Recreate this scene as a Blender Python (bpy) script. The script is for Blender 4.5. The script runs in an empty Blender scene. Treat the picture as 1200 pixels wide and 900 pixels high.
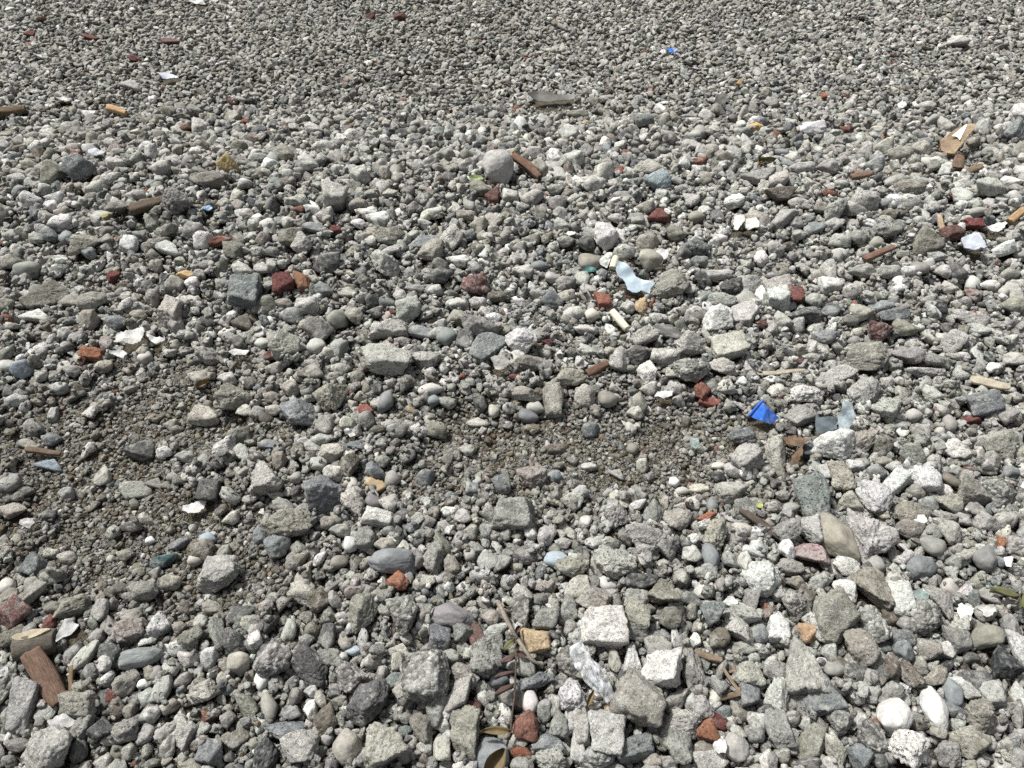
import bpy, bmesh, math, random
import numpy as np
from mathutils import Vector, Matrix, noise

random.seed(11)
RNG = np.random.default_rng(11)
SC = bpy.context.scene
COL = SC.collection
R = math.radians

# ------------------------------------------------------------------ camera
PW, PH, LENS = 1200.0, 900.0, 26.0
F = PW * LENS / 36.0
CAM_Z, PITCH = 1.55, R(45.0)
cam_d = bpy.data.cameras.new('camera')
cam_d.lens, cam_d.sensor_width = LENS, 36.0
cam_d.clip_start, cam_d.clip_end = 0.02, 2000.0
cam = bpy.data.objects.new('camera', cam_d)
COL.objects.link(cam)
cam.location = (0, 0, CAM_Z)
cam.rotation_euler = (math.pi / 2 - PITCH, 0, 0)
SC.camera = cam
EYE = Vector((0, 0, CAM_Z))
FWD = Vector((0, math.cos(PITCH), -math.sin(PITCH)))
UPV = Vector((0, math.sin(PITCH), math.cos(PITCH)))
RGT = Vector((1, 0, 0))

# ------------------------------------------------------------------ terrain
def flat_xy(px, py):
    d = RGT * ((px - PW / 2) / F) + UPV * ((PH / 2 - py) / F) + FWD
    t = -CAM_Z / d.z
    return d.x * t, d.y * t

# hollows where fine brown dirt lies open between the stones: photo x, y, half widths, strength
DIRT = [(715, 530, 180, 58, 1.0), (580, 545, 130, 50, .8), (150, 505, 165, 62, .95), (330, 500, 60, 30, .45), (110, 620, 190, 65, .95), (250, 680, 130, 60, .6),
        (60, 560, 100, 60, .7), (180, 440, 90, 30, .5), (520, 505, 110, 35, .5), (330, 560, 60, 80, .35), (1120, 205, 50, 25, .5),
        (930, 560, 40, 30, .3), (330, 690, 100, 60, .5)]
def _dirt_world():
    out = []
    for px, py, sx, sy, a in DIRT:
        x, y = flat_xy(px, py)
        x2, _ = flat_xy(px + sx, py)
        _, y2 = flat_xy(px, py - sy)
        out.append((x, y, abs(x2 - x), abs(y2 - y), a))
    return out
DW = _dirt_world()
def dirt(x, y):
    s = np.zeros_like(np.asarray(x, float))
    wob = 0.25 * np.sin(9 * x + 4 * np.sin(5 * y)) + 0.2 * np.sin(17 * y + 3 * np.sin(13 * x)) + 0.15 * np.sin(31 * x - 27 * y)
    for cx, cy, sx, sy, a in DW:
        q = ((x - cx) / sx) ** 2 + ((y - cy) / sy) ** 2
        s = np.maximum(s, a * np.exp(-q * 0.8))
    return np.clip((s * (1 + wob) - .12) * 1.5, 0, 1)
def terrain(x, y):
    x = np.asarray(x, float); y = np.asarray(y, float)
    h = 0.012 * np.sin(2.1 * x + 1.3 * y + .5) + 0.009 * np.sin(4.3 * y - 1.7 * x + 1.) + 0.006 * np.sin(7.7 * x + 5.1 * y) + 0.005 * np.sin(12.1 * y - 8.3 * x)
    h = h + 0.075 * np.exp(-((y - 2.55 - 0.08 * np.sin(2.2 * x)) / 0.42) ** 2)
    h = h + 0.03 * np.exp(-((y - 1.05) / 0.35) ** 2) * (0.5 + 0.5 * np.tanh((x + .2) * 2))
    h = h - 0.035 * dirt(x, y)
    far = np.clip((y - 7.5) / 20, 0, 1)
    return h * (1 - far)
def tz(x, y): return float(terrain(np.array([x]), np.array([y]))[0])
def bed(x, y):
    """Thickness of the loose gravel on the dirt."""
    b = .010 + .018 * np.clip((y - 1.5) / .7, 0, 1) - .012 * np.clip((y - 3.1) / .5, 0, 1)
    return float(b * (1 - .8 * dirt(np.array([x]), np.array([y]))[0]))
def at(px, py, up=0.0):
    """The point on the ground (raised by up) that the photograph shows at px, py, and its depth."""
    d = RGT * ((px - PW / 2) / F) + UPV * ((PH / 2 - py) / F) + FWD
    z = 0.0
    for _ in range(8):
        t = (z + up - CAM_Z) / d.z
        p = EYE + d * t
        z = tz(p.x, p.y)
    return p, t

# ------------------------------------------------------------------ names and labels
def tag(o, label=None, cat=None, group=None, kind=None):
    if label: o['label'] = label
    if cat: o['category'] = cat
    if group: o['group'] = group
    if kind: o['kind'] = kind
    return o
def link(name, me, mat=None, parent=None):
    o = bpy.data.objects.new(name, me)
    COL.objects.link(o)
    if mat: me.materials.append(mat)
    if parent: o.parent = parent
    return o
def empty(name, loc, rot=None):
    o = bpy.data.objects.new(name, None)
    COL.objects.link(o)
    o.empty_display_size = 0.02
    o.matrix_world = Matrix.Translation(loc) @ (rot.to_4x4() if rot else Matrix.Identity(4))
    return o

# ------------------------------------------------------------------ materials
class NT:
    def __init__(s, name):
        s.m = bpy.data.materials.new(name); s.m.use_nodes = True
        s.t = s.m.node_tree; s.t.nodes.clear()
        s.out = s.n('ShaderNodeOutputMaterial')
        s.b = s.n('ShaderNodeBsdfPrincipled')
        s.l(s.b.outputs[0], s.out.inputs[0])
        s.b.inputs['Roughness'].default_value = .9
        s.b.inputs['Specular IOR Level'].default_value = .25
    def n(s, t, **k):
        x = s.t.nodes.new(t)
        for a, v in k.items(): setattr(x, a, v)
        return x
    def l(s, a, b): s.t.links.new(a, b)
    def math(s, op, a, b=None, c=None, clamp=False):
        x = s.n('ShaderNodeMath', operation=op); x.use_clamp = clamp
        for i, v in enumerate((a, b, c)):
            if v is None: continue
            if isinstance(v, (int, float)): x.inputs[i].default_value = v
            else: s.l(v, x.inputs[i])
        return x.outputs[0]
    def vmath(s, op, a, b):
        x = s.n('ShaderNodeVectorMath', operation=op)
        for i, v in enumerate((a, b)):
            if isinstance(v, (tuple, list)): x.inputs[i].default_value = v
            elif isinstance(v, (int, float)): x.inputs[i].default_value = (v, v, v)
            else: s.l(v, x.inputs[i])
        return x.outputs[0]
    def noise(s, co, scale, detail=4, rough=.6, dist=0):
        x = s.n('ShaderNodeTexNoise'); s.l(co, x.inputs['Vector'])
        x.inputs['Scale'].default_value = scale; x.inputs['Detail'].default_value = detail
        x.inputs['Roughness'].default_value = rough; x.inputs['Distortion'].default_value = dist
        return x.outputs[0]
    def voro(s, co, scale, out='Distance', rnd=1):
        x = s.n('ShaderNodeTexVoronoi'); s.l(co, x.inputs['Vector']); x.inputs['Scale'].default_value = scale
        x.inputs['Randomness'].default_value = rnd
        return x.outputs[out]
    def mapr(s, v, a, b, c, d):
        x = s.n('ShaderNodeMapRange'); s.l(v, x.inputs[0])
        for i, k in enumerate((a, b, c, d)): x.inputs[i + 1].default_value = k
        return x.outputs[0]
    def mix(s, f, a, b, mode='MIX'):
        x = s.n('ShaderNodeMix', data_type='RGBA', blend_type=mode)
        for i, v in ((0, f), (6, a), (7, b)):
            if isinstance(v, (int, float)): x.inputs[i].default_value = v
            elif isinstance(v, (tuple, list)): x.inputs[i].default_value = (*v[:3], 1)
            else: s.l(v, x.inputs[i])
        return x.outputs[2]
    def scale(s, col, f):
        x = s.n('ShaderNodeVectorMath', operation='SCALE'); s.l(col, x.inputs[0])
        if isinstance(f, (int, float)): x.inputs['Scale'].default_value = f
        else: s.l(f, x.inputs['Scale'])
        return x.outputs[0]
    def bump(s, h, strength, dist):
        x = s.n('ShaderNodeBump'); x.inputs['Strength'].default_value = strength; x.inputs['Distance'].default_value = dist
        s.l(h, x.inputs['Height']); s.l(x.outputs[0], s.b.inputs['Normal'])

def stone_mat(name, look, inst=False):
    """Broken concrete and natural stone. look: plain, pitted, speckled, smooth, plaster, brick."""
    t = NT(name)
    tc = t.n('ShaderNodeTexCoord').outputs['Object']
    oi = t.n('ShaderNodeObjectInfo')
    if inst:
        a = t.n('ShaderNodeAttribute', attribute_type='INSTANCER', attribute_name='tint'); col = a.outputs['Color']
        r = t.n('ShaderNodeAttribute', attribute_type='INSTANCER', attribute_name='pick'); rnd = r.outputs['Fac']
        co = t.scale(tc, 0.014)
    else:
        col = oi.outputs['Color']; rnd = oi.outputs['Random']; co = tc
    off = t.math('MULTIPLY', rnd, 37.0)
    comb = t.n('ShaderNodeCombineXYZ')
    for i in range(3): t.l(off, comb.inputs[i])
    co = t.vmath('ADD', co, comb.outputs[0])
    big = t.noise(co, 38, 5, .6)
    fine = t.noise(co, 420, 3, .7)
    c = t.scale(col, t.mapr(big, .3, .7, .72, 1.22))
    c = t.scale(c, t.mapr(fine, .3, .7, .76, 1.16))
    # pale dust and brown soil caught in patches
    dusty = t.noise(co, 90, 4, .65)
    c = t.mix(t.mapr(dusty, .52, .68, 0, .45 if look in ('plain', 'pitted', 'speckled') else .12), c, (.42, .42, .395))
    soil = t.noise(t.vmath('ADD', co, (3.1, 7.7, 1.3)), 55, 4, .7)
    c = t.mix(t.mapr(soil, .59, .72, 0, .38 if look != 'plaster' else .1), c, (.15, .135, .108))
    if look in ('plain', 'pitted', 'speckled'):   # clinging cement skin and weathered faces with edges of their own
        skin = t.noise(t.vmath('ADD', co, (5.7, 2.9, 8.3)), 26, 5, .62, .4)
        c = t.mix(t.mapr(skin, .55, .585, 0, .42), c, (.43, .43, .40))
        c = t.mix(t.mapr(skin, .40, .36, 0, .32), c, t.scale(c, .6))
    grain = t.n('ShaderNodeTexVoronoi'); t.l(co, grain.inputs['Vector']); grain.inputs['Scale'].default_value = 115 if look == 'speckled' else 240
    gv = t.n('ShaderNodeSeparateColor'); t.l(grain.outputs['Color'], gv.inputs[0])
    hgt = t.math('MULTIPLY', t.noise(co, 160, 6, .72), 1.0)
    if look == 'speckled':
        g = t.mapr(gv.outputs[0], .05, .95, .42, 1.36)
        edge = t.mapr(grain.outputs['Distance'], .0, .5, 1.0, .8)
        c = t.scale(t.scale(c, g), edge)
        hgt = t.math('ADD', hgt, t.math('MULTIPLY', grain.outputs['Distance'], -.9))
    elif look in ('plain', 'pitted', 'brick'):
        g = t.mapr(gv.outputs[0], .78, .9, 1.0, .62)
        g2 = t.mapr(gv.outputs[1], .86, .93, 1.0, 1.3)
        c = t.scale(t.scale(c, g), g2)
    if look == 'pitted':
        pv = t.voro(co, 95); pn = t.noise(co, 130, 3, .6)
        pit = t.mapr(t.math('ADD', pv, t.math('MULTIPLY', pn, .5)), .36, .50, -1.3, 0)
        hgt = t.math('ADD', hgt, pit)
    if look == 'smooth':
        c = t.mix(t.mapr(t.noise(t.vmath('MULTIPLY', co, (1, 1, 5)), 60, 4, .55, 1.2), .35, .65, 0, .35), c, t.scale(c, .6))
        t.b.inputs['Roughness'].default_value = .7
        t.bump(hgt, .25, .0025)
    elif look == 'brick':
        mort = t.noise(t.vmath('ADD', co, (9.1, 2.2, 5.3)), 70, 4, .7)
        c = t.mix(t.mapr(mort, .60, .68, 0, .55), c, (.33, .27, .22))
        t.bump(hgt, .9, .004)
    else:
        t.bump(hgt, 1.0 if look != 'plaster' else .8, .007)
    t.l(c, t.b.inputs['Base Color'])
    return t.m

def simple_mat(name, col, rough=.6, var=.25, scale=60, bump=.3, spec=.3, stretch=(1, 1, 1), bd=.001):
    t = NT(name)
    tc = t.vmath('MULTIPLY', t.n('ShaderNodeTexCoord').outputs['Object'], stretch)
    n = t.noise(tc, scale, 5, .62)
    rgb = t.n('ShaderNodeRGB'); rgb.outputs[0].default_value = (*col, 1)
    c = t.scale(rgb.outputs[0], t.mapr(n, .3, .7, 1 - var, 1 + var))
    d = t.noise(tc, scale * .45, 5, .75)
    c = t.mix(t.mapr(d, .50, .66, 0, .55), c, tuple(v * min(1, .22 + 1.6 * max(col)) for v in (.27, .25, .21)))
    t.l(c, t.b.inputs['Base Color'])
    t.b.inputs['Roughness'].default_value = rough; t.b.inputs['Specular IOR Level'].default_value = spec
    t.bump(n, bump, bd)
    return t.m
def wood_mat(name, col, dark):
    t = NT(name)
    tc = t.n('ShaderNodeTexCoord').outputs['Object']
    fib = t.noise(t.vmath('MULTIPLY', tc, (1, 14, 14)), 45, 6, .65, .6)
    big = t.noise(tc, 60, 4, .6)
    c = t.mix(t.mapr(fib, .36, .62, 0, 1), dark, col)
    c = t.scale(c, t.mapr(big, .3, .7, .7, 1.2))
    t.l(c, t.b.inputs['Base Color'])
    t.b.inputs['Roughness'].default_value = .85
    t.bump(fib, .8, .003)
    return t.m
def film_mat():
    t = NT('clear_film')
    t.b.inputs['Base Color'].default_value = (.82, .85, .88, 1); t.b.inputs['Roughness'].default_value = .18
    t.b.inputs['Specular IOR Level'].default_value = .6
    tr = t.n('ShaderNodeBsdfTransparent'); tl = t.n('ShaderNodeBsdfTranslucent')
    tl.inputs[0].default_value = (.8, .83, .86, 1)
    m1, m2 = t.n('ShaderNodeMixShader'), t.n('ShaderNodeMixShader')
    tc = t.n('ShaderNodeTexCoord').outputs['Object']
    n = t.noise(t.vmath('MULTIPLY', tc, (1.6, .7, 1)), 40, 3, .5, 1.0)
    t.l(t.mapr(n, .38, .62, .35, .85), m2.inputs[0])
    m1.inputs[0].default_value = .3
    t.l(t.b.outputs[0], m1.inputs[1]); t.l(tl.outputs[0], m1.inputs[2])
    t.l(m1.outputs[0], m2.inputs[1]); t.l(tr.outputs[0], m2.inputs[2])
    t.l(m2.outputs[0], t.out.inputs[0])
    t.bump(n, .6, .004)
    return t.m
def glass_mat():
    t = NT('sea_green_glass')
    t.b.inputs['Base Color'].default_value = (.72, .86, .84, 1); t.b.inputs['Roughness'].default_value = .12
    t.b.inputs['Transmission Weight'].default_value = .75; t.b.inputs['IOR'].default_value = 1.5
    return t.m
def ground_mat():
    t = NT('brown_grey_dirt')
    tc = t.n('ShaderNodeTexCoord').outputs['Object']
    a = t.n('ShaderNodeTexVoronoi'); t.l(tc, a.inputs['Vector']); a.inputs['Scale'].default_value = 260
    b = t.n('ShaderNodeTexVoronoi'); t.l(tc, b.inputs['Vector']); b.inputs['Scale'].default_value = 120
    sa = t.n('ShaderNodeSeparateColor'); t.l(a.outputs['Color'], sa.inputs[0])
    n = t.noise(tc, 14, 6, .65); f = t.noise(tc, 500, 4, .7)
    c = t.mix(t.mapr(n, .35, .65, 0, 1), (.078, .066, .046), (.118, .104, .078))
    c = t.scale(c, t.mapr(sa.outputs[0], 0, 1, .6, 1.6))
    c = t.scale(c, t.mapr(f, .3, .7, .7, 1.25))
    t.l(c, t.b.inputs['Base Color'])
    t.b.inputs['Roughness'].default_value = .95
    h = t.math('ADD', t.math('MULTIPLY', a.outputs['Distance'], -1.0), t.math('MULTIPLY', b.outputs['Distance'], -1.2))
    h = t.math('ADD', h, t.noise(tc, 700, 3, .7))
    t.bump(h, .9, .006)
    return t.m

MAT = {k: stone_mat(f'stone_{k}', k) for k in ('plain', 'pitted', 'speckled', 'smooth', 'plaster', 'brick')}
IMAT = {k: stone_mat(f'gravel_{k}', k, True) for k in ('plain', 'pitted', 'speckled', 'smooth')}

# ------------------------------------------------------------------ rock shapes
_ico = {}
def ico(n):
    if n not in _ico:
        bm = bmesh.new(); bmesh.ops.create_icosphere(bm, subdivisions=n, radius=1.0)
        bm.verts.ensure_lookup_table()
        v = np.array([x.co[:] for x in bm.verts]); f = np.array([[x.index for x in p.verts] for p in bm.faces])
        bm.free(); _ico[n] = (v, f)
    return _ico[n]
def unit(v): return v / np.linalg.norm(v, axis=-1, keepdims=True)
def rock(shape, level, rng):
    """Vertices of a stone filling the box -1..1, and its faces."""
    d, f = ico(level)
    box = np.array([[1, 0, 0], [-1, 0, 0], [0, 1, 0], [0, -1, 0], [0, 0, 1], [0, 0, -1]], float)
    def rnd(n, lo, hi): return unit(rng.normal(size=(n, 3))), rng.uniform(lo, hi, n)
    amp, dents, p = .05, 0, 14
    if shape == 'a':
        N, D = rnd(11, .58, 1.0); p = 36; amp = .06; dents = 1
    elif shape == 'k':
        N, D = rnd(5, .95, 1.25); N = np.vstack([unit(box + rng.normal(size=(6, 3)) * .16), N]); D = np.concatenate([rng.uniform(.75, .95, 6), D]); p = 36; amp = .055; dents = 1
    elif shape == 't':
        ang = rng.uniform(-.2, .2) + np.array([math.pi / 2, math.pi * 7 / 6, math.pi * 11 / 6]) + math.pi
        N = np.vstack([np.c_[np.cos(ang), np.sin(ang), rng.normal(size=3) * .2], [[.1, .1, 1], [0, 0, -1]]]); N = unit(N)
        D = np.array([.62, .58, .66, .6, .65]); N2, D2 = rnd(7, .72, .95); N = np.vstack([N, N2]); D = np.concatenate([D, D2]); p = 32; amp = .06
    elif shape == 'f':
        N, D = rnd(6, .8, 1.05); N[:, 2] *= .25; N = unit(N); N = np.vstack([N, unit(np.array([[.08, .05, 1], [-.05, .06, -1]]))]); D = np.concatenate([D, [.45, .45]]); p = 26; amp = .03
    elif shape == 'o':
        N, D = rnd(26, .86, 1.0); p = 13; amp = .030
    elif shape == 'r':
        N, D = rnd(18, .74, 1.0); p = 20; amp = .07; dents = 2
    elif shape == 's':
        N, D = rnd(16, .78, 1.0); p = 13; amp = .075; dents = 2
    else:
        N, D = rnd(13, .68, 1.0); p = 18; amp = .10; dents = 3
    q = np.maximum(d @ N.T, 0) / D
    r = (np.sum(q ** p, axis=1) + 1e-9) ** (-1 / p)
    r = np.minimum(r, 1.7)
    o1, o2 = rng.uniform(-50, 50, 3), rng.uniform(-50, 50, 3)
    oct2 = 4 if level >= 4 else 2
    h = np.array([noise.fractal(Vector(v * 2.1 + o1), .9, 2.1, 3) for v in d]) * amp * 1.5
    h += np.array([noise.fractal(Vector(v * 6.5 + o2), .75, 2.2, oct2) for v in d]) * amp * .75
    if shape in 'aktf':   # chipped, conchoidal steps along the breaks
        h -= np.array([max(0., noise.noise(Vector(v * 3.3 + o2)) - .18) for v in d]) * .22
    if shape != 'o':      # broken edges and hollows between lumps
        h -= np.array([abs(noise.noise(Vector(v * 2.6 + o2 + o1))) for v in d]) * amp * 1.5 - amp * .35
        if level >= 4: h += np.array([noise.fractal(Vector(v * 15 + o1), .7, 2.2, 2) for v in d]) * amp * .38
    for _ in range(dents):
        c = unit(rng.normal(size=3)); w = rng.uniform(.25, .5)
        h -= rng.uniform(.08, .2) * np.exp(-np.sum((d - c) ** 2, 1) / (w * w))
    v = d * (r * (1 + h))[:, None]
    lo, hi = v.min(0), v.max(0)
    return (v - (lo + hi) / 2) / ((hi - lo) / 2), f
def mesh_of(name, v, f, smooth=True):
    me = bpy.data.meshes.new(name)
    me.vertices.add(len(v)); me.vertices.foreach_set('co', np.asarray(v, np.float32).ravel())
    f = np.asarray(f, np.int32); n = f.shape[1]
    me.loops.add(f.size); me.loops.foreach_set('vertex_index', f.ravel())
    me.polygons.add(len(f)); me.polygons.foreach_set('loop_start', np.arange(0, f.size, n, dtype=np.int32))
    me.update(calc_edges=True)
    if smooth: me.polygons.foreach_set('use_smooth', np.ones(len(f), bool))
    return me

ALB = dict(L=(.415, .414, .388), W=(.62, .62, .60), M=(.275, .274, .256), D=(.125, .127, .125), B=(.20, .216, .222), T=(.315, .302, .262), O=(.225, .22, .186), R=(.165, .146, .122), Q=(.34, .25, .25),
           C=(.45, .44, .39), G=(.20, .224, .215), P=(.32, .285, .262), V=(.235, .225, .23), K=(.055, .058, .062), U=(.31, .365, .41), E=(.07, .12, .125), A=(.20, .115, .11))
COLOUR = dict(L='light grey', W='white', M='mid grey', D='dark grey', B='blue-grey', T='tan', O='olive-brown', R='brown', C='cream', G='grey-green', P='pinkish', V='violet-grey',
              K='blackish', U='pale blue', E='dark teal', A='maroon', Q='pink')
SHAPE = dict(a='angular', r='rounded', k='squarish', p='pitted', s='speckled', o='smooth', f='flat', t='three-cornered')
LOOK = dict(a='plain', r='plain', k='plain', p='pitted', s='speckled', o='smooth', f='plain', t='plain')

def axes_from_bbox(w, h, ang):
    """Half axes of the tilted outline whose box is w x h."""
    th = R(ang); c = math.cos(2 * th); S = (w * w + h * h) / 4
    if ang == 0: return w / 2, h / 2
    d = (w * w - h * h) / 4
    d = d / c if abs(c) > .35 else .55 * S
    d = max(-.75 * S, min(.75 * S, d))
    return math.sqrt((S + d) / 2), math.sqrt((S - d) / 2)
def stone_frame(px, py, w, h, ang, lift=.62, flat=1.0):
    """Centre, axes and half sizes (m) of a stone the photo shows at px, py."""
    p, t = at(px, py)
    a, b = axes_from_bbox(w, h, ang)
    k = t / F
    a, b = a * k, b * k
    to_eye = (EYE - p).normalized()
    n = (to_eye * .3 + Vector((0, 0, 1)) * .7).normalized()
    x = RGT - n * RGT.dot(n); x.normalize(); y = n.cross(x)
    th = R(ang)
    e1 = x * math.cos(th) + y * math.sin(th); e2 = y * math.cos(th) - x * math.sin(th)
    fs, fc, want = abs(e2.dot(UPV)) if abs(ang) < 30 else .5 + .5 * abs(e2.dot(UPV)), abs(n.dot(UPV)), b
    for _ in range(5):
        c = (.8 * min(a, b) + .1 * max(a, b)) * flat
        b *= want / math.sqrt((b * fs) ** 2 + (c * fc) ** 2)
    b *= 1.04
    vert = math.sqrt((e2.z * b) ** 2 + (n.z * c) ** 2 + (e1.z * a) ** 2)
    p2, t2 = at(px, py, up=.002 + .7 * bed(p.x, p.y) + lift * vert)
    s = t2 / t
    return p2, Matrix((e1, e2, n)).transposed(), a * s, b * s, c * s
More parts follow.
